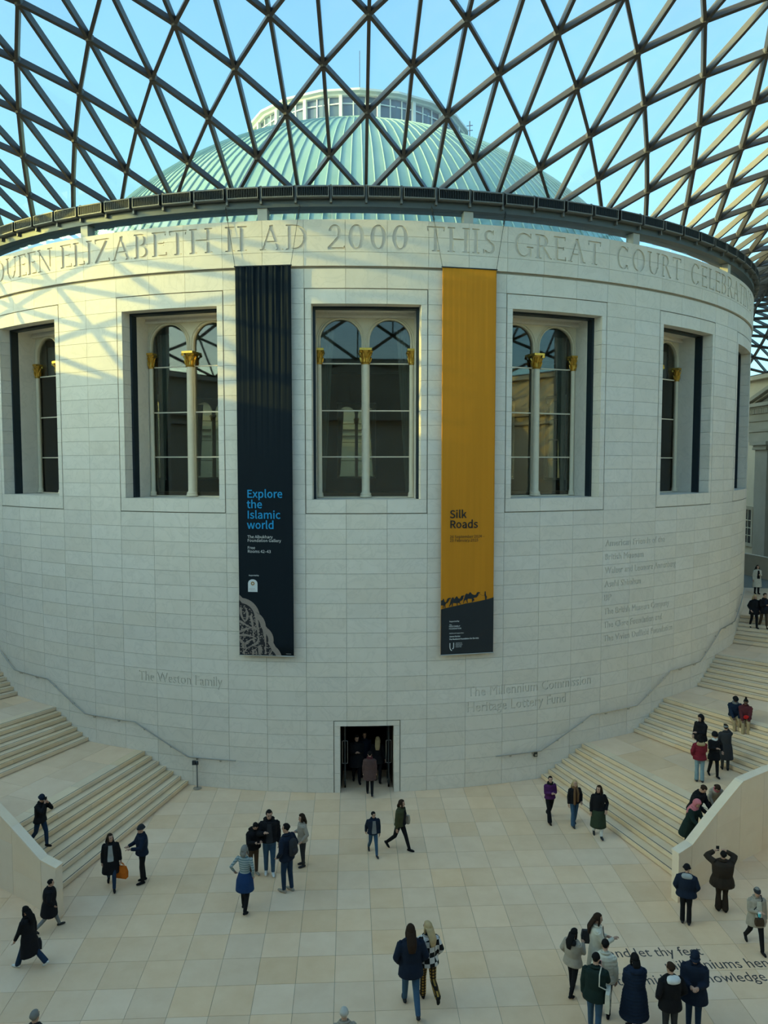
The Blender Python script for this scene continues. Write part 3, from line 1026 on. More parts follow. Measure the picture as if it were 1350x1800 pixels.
for z in (32.4, 32.8, 33.1): rod.tube([(6.8, -1.0, z), (7.2, -1.0, z + .05)], .025, 5)
tag(rod.build('antenna', M['dark'], loc=(7.0, -1.0, 30.5)), 'thin antenna mast beside the white lantern', 'antenna')
tag(MB().tube([(0, -6.5, 32.3), (0, -6.5, 34.6)], .02, 6).build('lightning_rod', M['dark'], loc=(0, -6.5, 32.3)), 'thin lightning rod standing on top of the lantern', 'rod')

# ------------------------------------------------------------------ court walls round the drum
EW, SW, NW, TOPZ = 36.6, -52.0, 46.0, 19.75
def wall_box(name, x0, y0, x1, y1):
    return tag(MB().box(x0, y0, 0, x1, y1, TOPZ).build(name, M['court']), kind='structure')
ww = wall_box('wall_west', -EW - 1.5, SW - 1.5, -EW, NW + 1.5)
we = wall_box('wall_east', EW, SW - 1.5, EW + 1.5, NW + 1.5)
ws = wall_box('wall_south', -EW, SW - 1.5, EW, SW)
wn_ = wall_box('wall_north', -EW, NW, EW, NW + 1.5)
for k, (a, b) in enumerate((((-EW + .3, SW), (-EW + .3, NW)), ((EW - .3, SW), (EW - .3, NW)), ((-EW, SW + .3), (EW, SW + .3)), ((-EW, NW - .3), (EW, NW - .3)))):
    mb = MB()
    mb.bar((*a, 16.4), (*b, 16.4), .5, .5).bar((*a, 15.5), (*b, 15.5), .3, .25).bar((*a, 19.6), (*b, 19.6), .7, .35)
    tag(mb.build('trim_%d' % (k + 1), M['court']), kind='structure')
# the temple front on the east side: half of its pediment shows past the drum
por = empty('portico', (35.4, 0, 0))
tag(por, 'weathered stone portico with pediment and pilasters behind the right stairs', 'portico')
PX0, PX1, PH = 34.5, 36.6, 15.6
MB().box(PX0, -PH, 15.5, PX1, PH, 16.1).build('architrave', M['old'], por)
mb = MB().box(PX0 - .35, -PH - .4, 16.75, PX1, PH + .4, 17.05)
mb.box(PX0 - .15, -PH - .2, 16.6, PX1, PH + .2, 16.75)
mb.build('cornice', M['old'], por)
mb = MB()
mb.box(PX0 + .1, -PH, 16.1, PX1, PH, 16.6).build('frieze', M['old'], por)
for k in range(64):
    y = 0.2 + k * .245
    if 10 < y < PH: MB().box(PX0 - .12, y, 16.15, PX0 + .1, y + .14, 16.58).build('dentil', M['old'], por)
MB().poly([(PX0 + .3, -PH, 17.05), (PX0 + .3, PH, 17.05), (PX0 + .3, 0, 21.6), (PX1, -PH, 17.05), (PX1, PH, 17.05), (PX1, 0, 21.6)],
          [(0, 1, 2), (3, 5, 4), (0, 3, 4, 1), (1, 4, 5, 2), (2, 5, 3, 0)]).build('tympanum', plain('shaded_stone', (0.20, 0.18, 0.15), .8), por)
for sg in (-1, 1):
    MB().bar((PX0 + .9, sg * (PH + .5), 17.05), (PX0 + .9, 0, 21.75), 2.4, .32).build('raking_cornice', M['old'], por)
    MB().bar((PX0 + .8, sg * (PH + .3), 16.9), (PX0 + .8, 0, 21.45), 1.6, .28).build('raking_moulding', M['old'], por)
for y in (13.6, 8.0, -8.0, -13.6):
    p = MB()
    p.box(PX0 + .15, y - .95, 0, PX1, y + .95, 13.05)
    pl = p.build('pilaster', M['old'], por)
    q = MB().box(PX0 - .05, y - 1.1, 13.05, PX1, y + 1.1, 13.25).box(PX0 - .2, y - 1.3, 13.45, PX1, y + 1.3, 13.75).box(PX0, y - 1.05, 13.25, PX1, y + 1.05, 13.45)
    q.build('capital', M['old'], pl)
MB().box(PX0 + .1, -PH, 13.75, PX1, PH, 15.5).build('entablature_wall', M['old'], por)
MB().box(PX0, -PH + .2, 14.6, PX1 - .1, PH - .1, 14.8).build('string_course', M['old'], por)
for sg in (1,):
    wnd = empty('window_40', (35.9, 19.0, 4.0)); tag(wnd, kind='structure')
    MB().box(36.3, 17.6, 4.2, 36.65, 20.4, 4.5).build('sill', M['old'], wnd)
    MB().box(36.45, 18.0, 4.5, 36.62, 20.0, 7.6).build('pane', plain('dark_pane', (.02, .025, .03), .2), wnd)
    fr = MB().box(36.35, 17.75, 4.5, 36.62, 18.0, 7.8).box(36.35, 20.0, 4.5, 36.62, 20.25, 7.8).box(36.3, 17.6, 7.6, 36.62, 20.4, 7.9)
    fr.build('frame', M['old'], wnd)
    for z in (5.2, 5.9, 6.6): MB().box(36.40, 18.0, z - .03, 36.46, 20.0, z + .03).build('glazing_bar', M['cream'], wnd)
    for y in (18.65, 19.35): MB().box(36.40, y - .03, 4.5, 36.46, y + .03, 7.6).build('glazing_bar', M['cream'], wnd)
# matching temple front on the south side, above the camera's own gallery
ps = empty('trim_5', (0, -51.3, 0))
tag(ps, kind='structure')
MB().box(-12, -52, 15.2, 12, -51.2, 16.9).build('entablature', M['old'], ps)
MB().poly([(-12.5, -51.4, 16.9), (12.5, -51.4, 16.9), (0, -51.4, 19.6), (-12.5, -52, 16.9), (12.5, -52, 16.9), (0, -52, 19.6)],
          [(0, 1, 2), (3, 5, 4), (0, 3, 4, 1), (1, 4, 5, 2), (2, 5, 3, 0)]).build('pediment', M['old'], ps)

# ------------------------------------------------------------------ glass roof
NJ = 20
def roof_node(i, j):
    thd = 6.0 * i
    t = abs(math.radians((thd + 180) % 360 - 180))
    tf = min(t, PI - t)
    u = j / NJ
    s = max(.45, 1.1128 - .3395 * tf * tf)
    k = max(.42, 1.007 - .2859 * tf ** 2 - .3445 * tf ** 4)
    r = 22.38 + s * j + .0184 * j * j
    rend = 22.38 + s * NJ + .0184 * NJ * NJ
    dx, dy = math.sin(math.radians(thd)), -math.cos(math.radians(thd))
    lim = []
    if abs(dx) > 1e-6: lim.append((EW - .1) / abs(dx))
    if dy < -1e-6: lim.append((SW + .1) / dy)
    if dy > 1e-6: lim.append((NW - .1) / dy)
    r += (min(lim) - rend) * u ** 3
    z = 21.3046 + k * j * (1 - u ** 1.6) - 1.45 * u
    return Vector((r * dx, r * dy, z))
nodes = {}
for j in range(NJ + 1):
    for i in range(60):
        nodes[(i, j)] = roof_node(i + (.5 if j % 2 else 0), j)
def nd(i, j): return (i % 60, j)
bars, tris = [], []
for j in range(NJ):
    for i in range(60):
        a = nd(i, j)
        if j % 2 == 0: u0, u1 = nd(i - 1, j + 1), nd(i, j + 1)
        else: u0, u1 = nd(i, j + 1), nd(i + 1, j + 1)
        bars += [(a, u0), (a, u1)]
        if j + 2 <= NJ:
            bars.append((a, nd(i, j + 2)))
            tris += [(a, u0, nd(i, j + 2)), (a, nd(i, j + 2), u1)]
        else: tris.append((a, u0, u1)); bars.append((u0, u1))
for i in range(60): tris.append((nd(i, 0), nd(i, 1), nd(i + 1, 0)))
ceil = MB()
for i in range(60): ceil.bar(nodes[nd(i, 0)], nodes[nd(i + 1, 0)], .16, .2)
ceil = ceil.build('ceiling', M['steel'])
tag(ceil, kind='structure')
def visible(a):
    q = proj(a)
    return q and -60 < q[0] < IMG_W + 60 and -60 < q[1] < 700
ub = MB().box(-.5, -.5, -.5, .5, .5, .5).mesh('steel_bar', M['steel'])
def bar_len(b):
    A, B = nodes[b[0]], nodes[b[1]]
    if not (visible(A) or visible(B)): return 0
    p, q = proj(A), proj(B)
    if p is None or q is None: return 0
    if A.y > 0 and abs(A.x) < 30: return 1
    return math.hypot(p[0] - q[0], p[1] - q[1]) / 1
bars.sort(key=bar_len, reverse=True)
rest = MB()
for k, (a, b) in enumerate(bars):
    A, B = nodes[a], nodes[b]
    d = (B - A)
    rad = Vector((A.x, A.y, 0)).normalized()
    up = Vector((0, 0, 1)) - rad * .5
    if k < 300:
        sx = d.normalized().cross(up).normalized()
        sz = sx.cross(d.normalized())
        mw = Matrix((sx * .105, d, sz * .22)).transposed().to_4x4()
        mw.translation = (A + B) / 2
        o = link('steel_bar', ub, ceil)
        o.matrix_world = mw
    else: rest.bar(A, B, .105, .22, up)
tag(rest.build('steel_bars_farther', M['steel'], ceil), kind='stuff')
def tri_area(t):
    P = [nodes[q] for q in t]
    if P[0].y > 0: return 0
    return px_area(P)
tris.sort(key=tri_area, reverse=True)
rest = MB()
UPG = Vector((0, 0, .10))
for k, t in enumerate(tris):
    P = [nodes[q] + UPG for q in t]
    if k < 300:
        c = (P[0] + P[1] + P[2]) / 3
        o = MB().poly([p - c for p in P], [(0, 1, 2)]).build('glass_pane', M['roofglass'], None, fix=False)
        o.parent = ceil
        o.location = c
    else: rest.poly(P, [(0, 1, 2)])
tag(rest.build('glass_panes_farther', M['roofglass'], ceil, fix=False), kind='stuff')
nm = MB().lathe([(.02, -.12), (.11, -.12), (.13, -.06), (.13, .08), (.02, .08)], 8).mesh('node_joint', M['steel'])
nn = 0
for key, p in nodes.items():
    q = proj(p)
    if q and -10 < q[0] < IMG_W + 10 and -10 < q[1] < 480 and p.y < -8 and key[1] > 0:
        link('node_joint', nm, ceil, p)
        nn += 1
# ------------------------------------------------------------------ stairs wrapped round the drum
H_R = 0.1536
FL = [16.72, 28.08, 39.42, 50.95]
TR = 0.757
def risers():
    n = 0
    for f0 in FL:
        for k in range(7):
            n += 1
            yield n, f0 + TR * k, f0 + TR * 7 if k == 6 else f0 + TR * (k + 1)
RIS = list(risers())
def stair_n(a):
    return sum(1 for n, t, _ in RIS if a >= t)
def stair_line(a):
    """height of the pitch line at angle a"""
    z = 0
    for f0 in FL: z += 7 * H_R * min(1, max(0, (a - f0 + .2) / (6 * TR + .35)))
    return z
END = 96.0
def stair_hit(px, py):
    """where a view ray meets the stairs: point with its tread height"""
    d = ray(px, py)
    for n in range(28, -1, -1):
        z = n * H_R
        p = CAM + d * ((z - CAM.z) / d.z)
        a, r = abs(math.degrees(math.atan2(p.x, -p.y))), math.hypot(p.x, p.y)
        if 22.8 < r < 31 and stair_n(a) == n: return p
    return floor_at(px, py)
def r_in(a): return stair_r_out(a) - BAL_T
for side in (-1, 1):
    word = 'left' if side < 0 else 'right'
    st = empty('staircase', con(side * 16.7, 26.5, 0))
    tag(st, 'broad curving stone staircase climbing round the %s side of the drum' % word, 'staircase', 'stairs round the drum')
    last = 3 if side < 0 else 4
    body = MB()
    for fi in range(last):
        fl = RIS[7 * fi:7 * fi + 7]
        endl = FL[fi + 1] if fi + 1 < len(FL) else END
        for n, t0, t1 in fl:
            z1 = n * H_R
            top = n == fl[-1][0]
            ta, tb = t0, (t1 + .25 if not top else t0 + 1.0)
            # each step is a row of stones
            ri, ro = R, r_in(t0)
            cuts = [ri]
            off = (n * 0.37) % 1 * 1.3
            x = ri + .7 + off
            while x < ro - .6:
                cuts.append(x); x += 1.95
            cuts.append(ro + .05)
            for a, b in zip(cuts, cuts[1:]):
                MB().sector(side * ta, side * tb, a + .003, b - .003, z1 - H_R + .022, z1, n=1).build('step_stone', M['step'], st)
            MB().sector(side * (t0 + .075), side * (t0 + .13), ri + .05, ro - .05, z1 - .01, z1 + .0025, n=1).build('nosing_strip', M['nosing'], st)
        # landing slabs
        zt = fl[-1][0] * H_R
        la, lb = fl[-1][1] + 1.0, endl + .2
        if lb - la > 10: lb = 78
        na = max(2, round((lb - la) * PI / 180 * 26 / 1.35))
        for i in range(na):
            a0, a1 = la + (lb - la) * i / na, la + (lb - la) * (i + 1) / na
            ro = r_in(a0) + .05
            rr = R + (.8 if i % 2 else 1.5)
            cuts = [R] + [rr + 1.6 * q for q in range(5) if rr + 1.6 * q < ro - .4] + [ro]
            for p, q in zip(cuts, cuts[1:]):
                MB().sector(side * (a0 + .012), side * (a1 - .012), p + .004, q - .004, zt - .05, zt, n=2).build('landing_slab', M['step'] if False else M['floor'], st)
        for n, t0, t1 in fl:
            lastr = n == fl[-1][0]
            te = (min(endl, END) + .1 if not (fi == last - 1 and side < 0) else 46) if lastr else t1 + .1
            tm0 = t0 + .05
            if lastr:                          # under the top stone, then under the landing
                body.sector(side * tm0, side * (t0 + .95), R - .02, r_in(t0) - .02, 0, (n - 1) * H_R - .002, n=1)
                body.sector(side * (t0 + .95), side * te, R - .02, r_in(t0) - .02, 0, zt - .052, n=10, r1b=r_in(te) - .02)
            elif n > 1:
                body.sector(side * tm0, side * te, R - .02, r_in(t0) - .02, 0, (n - 1) * H_R - .002, n=1)
    body.build('stair_core', M['grout'], st)

    # solid stone balustrade on the outer edge
    bl = empty('balustrade', con(side * 15.2, stair_r_out(15.2), 0))
    tag(bl, 'solid limestone balustrade wall with sloping coping beside the %s stairs' % word, 'balustrade', 'balustrades of the stairs')
    def top(a): return 1.40 + stair_line(a)
    seg = [15.3, 16.5]
    while seg[-1] < 62: seg.append(seg[-1] + 2.38)
    if side < 0: seg = [q for q in seg if q < 46]
    else: seg = seg + [68, 74, 80, 86, 92]
    for a0, a1 in zip(seg, seg[1:]):
        nsub = 6
        cuts = [a0 + (a1 - a0) * q / nsub for q in range(nsub + 1)]
        kinks = [q for f0 in FL for q in (f0 - .2, f0 + 6 * TR + .15) if a0 < q < a1]
        cuts = sorted(cuts + kinks)
        zj = 0.0
        lev = [0.0]
        zmin = min(top(a0), top(a1))
        while zj + 1.1 < zmin:
            zj += 0.72; lev.append(zj)
        for li, z0 in enumerate(lev):
            mb = MB()
            g2 = .006
            for c0, c1 in zip(cuts, cuts[1:]):
                z1a = top(c0) if li == len(lev) - 1 else lev[li + 1] - .002 + .055
                z1b = top(c1) if li == len(lev) - 1 else lev[li + 1] - .002 + .055
                b0 = c0 + (g2 if c0 == a0 else 0); b1 = c1 - (g2 if c1 == a1 else 0)
                ro0, ro1 = stair_r_out(c0), stair_r_out(c1)
                P = []
                for t, ro, zz in ((b0, ro0, z1a), (b1, ro1, z1b)):
                    for r_, z_ in ((ro - BAL_T, z0), (ro, z0), (ro, zz - .055), (ro - BAL_T, zz - .055)): P.append(con(side * t, r_, z_))
                fc = [(0, 1, 5, 4), (1, 2, 6, 5), (2, 3, 7, 6), (3, 0, 4, 7)]
                if c0 == a0: fc.append((3, 2, 1, 0))
                if c1 == a1: fc.append((4, 5, 6, 7))
                mb.poly(P, fc)
            mb.build('wall_panel', M['bal'], bl, weld=True)
        mb = MB()
        for c0, c1 in zip(cuts, cuts[1:]):
            b0 = c0 + (.005 if c0 == a0 else 0) - (.04 if c0 == seg[0] else 0); b1 = c1 - (.005 if c1 == a1 else 0)
            P = []
            for t, ro, zz in ((b0, stair_r_out(c0), top(c0)), (b1, stair_r_out(c1), top(c1))):
                for r_, z_ in ((ro - BAL_T - .01, zz - .055), (ro + .012, zz - .055), (ro + .012, zz), (ro - BAL_T - .01, zz)): P.append(con(side * t, r_, z_))
            fc = [(0, 1, 5, 4), (1, 2, 6, 5), (2, 3, 7, 6), (3, 0, 4, 7)]
            if c0 == a0: fc.append((3, 2, 1, 0))
            if c1 == a1: fc.append((4, 5, 6, 7))
            mb.poly(P, fc)
        mb.build('coping_stone', M['bal'], bl, weld=True)

    # wall-mounted handrail
    hr = empty('handrail', con(side * 11.9, R, 1.1))
    tag(hr, 'brushed steel handrail fixed to the drum above the %s stairs' % word, 'handrail', 'handrails on the drum')
    pts = [(11.9, 1.11), (16.5, 1.11), (22.1, 2.195), (28.1, 2.195), (33.4, 3.275), (39.3, 3.275), (44.7, 4.36), (50.3, 4.36), (57, 5.6)]
    if side < 0: pts = pts[:8]
    path = []
    for (a, z), (b, z2) in zip(pts, pts[1:]):
        for k in range(6): path.append(con(side * (a + (b - a) * k / 6), R + .11, z + (z2 - z) * k / 6))
    path.append(con(side * pts[-1][0], R + .11, pts[-1][1]))
    MB().tube(path, .024, 10).build('rail', M['chrome'], hr, smooth=True)
    for k in range(2, len(path), 3):
        p = path[k]
        a = math.degrees(math.atan2(p.x, -p.y))
        MB().tube([con(a, R - .01, p.z - .09), con(a, R + .08, p.z - .09), con(a, R + .11, p.z - .02)], .011, 6).build('bracket', M['chrome'], hr, smooth=True)
        MB().tube([con(a, R - .005, p.z - .09), con(a, R + .012, p.z - .09)], .035, 10).build('rosette', M['chrome'], hr)

# small fittings at the foot of the drum
fp = floor_at(347, 1386)
bp = empty('barrier_post', fp)
tag(bp, 'thin steel barrier post with round base at the foot of the left handrail', 'post')
MB().lathe([(.155, 0), (.155, .02), (.10, .035), (.03, .05)], 20, fp).build('base', M['chrome'], bp, smooth=True)
MB().lathe([(.026, .04), (.026, .90)], 12, fp).build('pole', M['louvre'], bp, smooth=True)
MB().lathe([(.03, .88), (.055, .90), (.055, 1.0), (.03, 1.03), (.01, 1.04)], 14, fp).box(fp.x - .17, fp.y - .05, .90, fp.x - .05, fp.y + .05, 1.04).build('head', M['dark'], bp)
q = con(16.0, R, .98)
bx_ = empty('wall_box', q)
tag(bx_, 'small dark metal box fixed to the drum under the right handrail', 'box')
MB().bar(con(16.0, R - .01, .98), con(16.0, R + .09, .98), .13, .17).build('case', M['dark'], bx_)
MB().bar(con(16.0, R + .085, .96), con(16.0, R + .10, .96), .08, .06).build('lid', M['chrome'], bx_)

# ------------------------------------------------------------------ writing in the floor
ink = plain('inlaid_black_letters', (0.035, 0.035, 0.04), .4)
def floor_line(txt, x0, x1, y, name, label):
    v, f, _ = text2d(txt, 1.0)
    a, b = min(q[0] for q in v), max(q[0] for q in v)
    sx = (x1 - x0) / (b - a)
    sy = sx * 1.25
    me = MB().poly([(x0 + (q[0] - a) * sx, y + q[1] * sy, 0.0015) for q in v], f).build(name, ink, floor, fix=False)
    return me
floor_line('and let thy feet', 5.67, 7.97, -32.33, 'inlaid_writing', None)
floor_line('millenniums hence', 6.87, 9.72, -32.83, 'inlaid_writing', None)
floor_line('be set in midst of knowledge', 4.75, 9.02, -33.29, 'inlaid_writing', None)

# ------------------------------------------------------------------ banners
def cloth_mat(name, c, rough=.75, folds=0.0):
    mt, nt, p = nodemat(name)
    N, L = nt.nodes.new, nt.links.new
    tc = N('ShaderNodeTexCoord')
    no = N('ShaderNodeTexNoise'); no.inputs['Scale'].default_value = 2.0; no.inputs['Detail'].default_value = 3
    mp = N('ShaderNodeMapping'); mp.inputs['Scale'].default_value = (3, 3, .12)
    L(tc.outputs['Object'], mp.inputs[0]); L(mp.outputs[0], no.inputs['Vector'])
    mx = N('ShaderNodeMix'); mx.data_type = 'RGBA'
    mx.inputs['A'].default_value = (*[x * .88 for x in c], 1); mx.inputs['B'].default_value = (*[min(1, x * 1.1) for x in c], 1)
    L(no.outputs['Fac'], mx.inputs['Factor']); L(mx.outputs['Result'], p.inputs['Base Color'])
    p.inputs['Roughness'].default_value = rough
    p.inputs['Specular IOR Level'].default_value = .2
    return mt
class Banner:
    def __init__(s, name, label, thc, w, z0, z1, mat, rip):
        s.c = con(thc, R + .17, 0)
        t = math.radians(thc)
        s.x = Vector((math.cos(t), math.sin(t), 0)); s.n = Vector((math.sin(t), -math.cos(t), 0))
        s.w, s.z0, s.z1 = w, z0, z1
        s.o = empty(name, s.P(0, z0, 0))
        tag(s.o, label, 'banner')
        nx, nz = 60, 30
        V = []
        for j in range(nz + 1):
            z = z0 + (z1 - z0) * j / nz
            up = max(0, (z - z0) / (z1 - z0))
            for i in range(nx + 1):
                u = i / nx
                x = (u - .5) * w
                d = rip * max(0, up - .45) ** 1.5 * 2.4 * (.45 * math.sin(u * 61 + .5 * math.sin(z * 1.1)) + .36 * math.sin(u * 113 + 1.7 + .8 * math.sin(z * .7 + u * 5)) + .3 * math.sin(u * 29 + .4 + .6 * math.sin(z * .9))) * min(1, 6 * u, 6 * (1 - u) + .15) + .01 * math.sin(u * 3.1)
                V.append(s.P(x, z, d))
        F = [(j * (nx + 1) + i, j * (nx + 1) + i + 1, (j + 1) * (nx + 1) + i + 1, (j + 1) * (nx + 1) + i) for j in range(nz) for i in range(nx)]
        F2 = [(i, nx + 1 + i, nx + 2 + i, i + 1) for i in ()]
        s.cloth = MB().poly(V, F).build('cloth', mat, s.o, smooth='all', fix=False)
        sm = s.cloth.modifiers.new('thickness', 'SOLIDIFY'); sm.thickness = .006; sm.offset = -1
        for z, nm in ((z0, 'bottom_bar'), (z1, 'top_bar')):
            MB().tube([s.P(-w / 2 - .03, z, 0), s.P(w / 2 + .03, z, 0)], .024, 8).build(nm, M['chrome'] if nm == 'bottom_bar' else M['dark'], s.o, smooth=True)
    def P(s, x, z, d=0): return s.c + s.x * x + s.n * d + Vector((0, 0, z))
    def shape(s, name, v, f, mat, d=.024, parent=None):
        return MB().poly([s.P(x, z, d) for x, z in v], f).build(name, mat, parent or s.o, fix=False)
    def text(s, body, x, z, size, mat, bold=0.0, name='printed_text'):
        v, f, _ = text2d(body, size * BSC, bold, font=GROTESK)
        return s.shape(name, [(x + a, z + b) for a, b in v], f, mat, .026)
    def cables(s, th_a, th_b):
        for sg, th in ((-1, th_a), (1, th_b)):
            a = con(th, 23.12, 20.74)
            b = s.P(sg * s.w / 2, s.z1, 0)
            k = a + (b - a) * .24
            MB().tube([k, b], .009, 6).build('cable', M['dark'], s.o)
            ch = MB()
            for i in range(9):
                p = a + (k - a) * ((i + .5) / 9)
                ax = Vector((1, 0, 0)) if i % 2 else Vector((0, 1, 0))
                ch.tube([p + ax * .03 * math.cos(q * PI / 4) + Vector((0, 0, .05 * math.sin(q * PI / 4))) for q in range(9)], .010, 5)
            ch.build('chain', M['dark'], s.o)

def stroke2d(pts, w):
    """a ribbon of width w along a 2D path as quads"""
    v, f = [], []
    n = len(pts)
    for i, (x, y) in enumerate(pts):
        x0, y0 = pts[max(0, i - 1)]; x1, y1 = pts[min(n - 1, i + 1)]
        dx, dy = x1 - x0, y1 - y0
        l = math.hypot(dx, dy) + 1e-9
        ww_ = w if not isinstance(w, (list, tuple)) else w[i]
        v += [(x - dy / l * ww_ / 2, y + dx / l * ww_ / 2), (x + dy / l * ww_ / 2, y - dx / l * ww_ / 2)]
    for i in range(n - 1): f.append((2 * i, 2 * i + 1, 2 * i + 3, 2 * i + 2))
    return v, f
def smooth2d(p, n=6):
    out = []
    for i in range(len(p) - 1):
        p0, p1, p2, p3 = p[max(0, i - 1)], p[i], p[i + 1], p[min(len(p) - 1, i + 2)]
        for k in range(n):
            t = k / n
            out.append(tuple(.5 * ((2 * p1[q]) + (-p0[q] + p2[q]) * t + (2 * p0[q] - 5 * p1[q] + 4 * p2[q] - p3[q]) * t * t + (-p0[q] + 3 * p1[q] - 3 * p2[q] + p3[q]) * t ** 3) for q in (0, 1)))
    out.append(p[-1])
    return out

BW = 1.975
_x = [q[0] for q in text2d('Explore', 1.0, .0, font=GROTESK)[0]]
BSC = 1.245 / (max(_x) - min(_x)) / .425   # lettering width measured on the first banner
blue = plain('print_blue', lin((16, 148, 205)), .7)
wht = plain('print_white', (.72, .74, .74), .7)
blk = plain('print_black', (.012, .012, .014), .7)
taupe = plain('print_taupe', lin((150, 135, 125)), .8, vary=.2, scale=20)
dgrey = plain('print_dark', (.016, .014, .018), .8)
b1 = Banner('banner', 'tall black-navy banner reading Explore the Islamic world, left of the centre window', -8.87, BW, 5.05, 18.70, cloth_mat('navy_cloth', (0.006, 0.012, 0.018), .8), .055)
b1.cables(-12.15, -5.65)
px2x = lambda px: (px - 467.0) / 48.2         # horizontal print positions on the first banner
py2z = lambda py: 18.70 - (py - 468) / 50.1
for t, py in (('Explore', 869), ('the', 887.5), ('Islamic', 906), ('world', 924)): b1.text(t, px2x(435), py2z(py), .425, blue, .006)
for t, py in (('The Albukhary', 941), ('Foundation Gallery', 947.5), ('Free', 960.5), ('Rooms 42–43', 967)): b1.text(t, px2x(435.5), py2z(py), .158, wht)
b1.text('Supported by', px2x(437), py2z(1008.5), .068, wht, .008)
# badge
cx, zb = px2x(444), py2z(1037)
bw, bh = .172, .30
lp = [(cx - bw, zb), (cx + bw, zb), (cx + bw, zb + bh)] + [(cx + bw * math.cos(a) * (1 - .1 * math.sin(a)), zb + bh + .15 * math.sin(a) ** .8) for a in [PI * k / 12 for k in range(1, 12)]] + [(cx - bw, zb + bh)]
v, f = fill2d([lp]); b1.shape('badge', v, f, wht, .026)
gd = plain('print_ochre', (.35, .2, .06), .7)
for k in range(8):
    a = k * PI / 4
    c_ = (cx + .05 * math.cos(a), zb + .30 + .05 * math.sin(a))
    v = [(c_[0] + .026 * math.cos(q * PI / 3), c_[1] + .026 * math.sin(q * PI / 3)) for q in range(6)]
    b1.shape('badge_petal', v, [tuple(range(6))], gd, .028)
b1.text('ALBUKHARY', cx - .13, zb + .10, .045, gd, .004); b1.text('FOUNDATION', cx - .135, zb + .05, .045, gd, .004)
b1.text('museum', px2x(501.5), py2z(1148), .05, wht)
# scalloped plaque with carved interlace, running off the lower left corner
XL, ZB = -BW / 2, 5.06
def scallop(off):
    pts = [(XL, ZB + 2.19 - off)]
    arcs = [((-.93, 6.42 - .0), .70, 84, 8), ((-.58, 6.10), .56, 68, 2), ((-.26, 5.62), .52, 56, -10), ((-.02, 4.92), .58, 52, 13)]
    for (ax, az), r_, a0, a1 in arcs:
        for k in range(9):
            a = math.radians(a0 + (a1 - a0) * k / 8)
            pts.append((max(XL, ax + (r_ - off) * math.cos(a)), max(ZB, az + (r_ - off) * math.sin(a))))
    pts.append((pts[-1][0], ZB)); pts.append((XL, ZB))
    return pts
v, f = fill2d([scallop(0)]); b1.shape('plaque_print', v, f, taupe, .022)
v, f = fill2d([scallop(.19)]); b1.shape('plaque_ground', v, f, dgrey, .0235)
xz = lambda p: (XL + (p[0] - 180) / 1350 * 160 / 48.2, ZB + (1450 - p[1]) / 1350 * 160 / 50.1)
bands = [[(205, 720), (210, 830), (250, 920), (295, 900), (300, 800), (270, 720)], [(180, 930), (230, 960), (320, 1010), (400, 1040), (480, 1040)], [(180, 1100), (260, 1060), (350, 1030), (420, 1020)],
         [(350, 840), (375, 960), (390, 1120), (400, 1250)], [(430, 850), (450, 1000), (460, 1150), (455, 1240), (400, 1290), (300, 1340), (230, 1430)],
         [(180, 1150), (280, 1145), (380, 1170), (420, 1190)], [(180, 1200), (240, 1280), (280, 1340), (230, 1330), (300, 1250), (400, 1190)], [(535, 1020), (560, 1150), (570, 1300), (565, 1430)],
         [(470, 1300), (480, 1440)], [(610, 1240), (650, 1300), (660, 1370), (620, 1440)], [(380, 1440), (390, 1380), (420, 1370), (430, 1420)], [(480, 1430), (500, 1340), (470, 1300)]]
for bnd in bands:
    v, f = stroke2d([xz(q) for q in smooth2d(bnd, 5)], [.085 * (0.75 + .35 * math.sin(i * .45)) for i in range(5 * (len(bnd) - 1) + 1)])
    v = [(max(XL, a), max(ZB, b)) for a, b in v]
    b1.shape('interlace_band', v, f, taupe, .0255)
rr = random.Random(5)
v, f = [], []
poly_in = scallop(.22)
def inside(p, lp):
    c = False
    for i in range(len(lp)):
        (x0, y0), (x1, y1) = lp[i], lp[i - 1]
        if (y0 > p[1]) != (y1 > p[1]) and p[0] < (x1 - x0) * (p[1] - y0) / (y1 - y0) + x0: c = not c
    return c
for _ in range(620):
    p = (rr.uniform(XL + .03, .55), rr.uniform(ZB + .03, ZB + 2.0))
    if not inside(p, poly_in): continue
    a = rr.uniform(0, 2 * PI); s_ = rr.uniform(.018, .036)
    k = len(v)
    v += [(p[0] + s_ * math.cos(a + q), p[1] + s_ * math.sin(a + q) * .8) for q in (0, 1.3, 3.1, 4.4)]
    f.append((k, k + 1, k + 2, k + 3))
tag(b1.shape('leaf_scroll_print', v, f, taupe, .0248), kind='stuff')

amber = cloth_mat('amber_cloth', (0.64, 0.25, 0.016), .7)
b2 = Banner('banner', 'tall amber banner reading Silk Roads with a camel caravan, right of the centre window', 8.98, BW, 5.03, 18.70, amber, .003)
b2.cables(5.6, 12.3)
px2x = lambda px: (px - 821.5) / 46.6
py2z = lambda py: 18.70 - (py - 470) / 49.9
for t, py in (('Silk', 906), ('Roads', 924)): b2.text(t, px2x(789.5), py2z(py), .425, blk, .006)
for t, py in (('26 September 2024 –', 942), ('23 February 2025', 948.5)): b2.text(t, px2x(790), py2z(py), .155, blk)
nav = plain('print_navy', (.012, .017, .022), .7)
X0, X1 = -BW / 2, BW / 2
c2 = lambda p: (X0 + (p[0] - 165) / 1035 * BW, py2z(1020 + p[1] / 11.25))
hill = [(165, 550), (350, 510), (520, 480), (650, 450), (800, 430), (950, 405), (1080, 380), (1200, 345)]
v, f = fill2d([[c2(q) for q in hill] + [(X1, 5.05), (X0, 5.05)]]); b2.shape('dune_print', v, f, nav, .022)
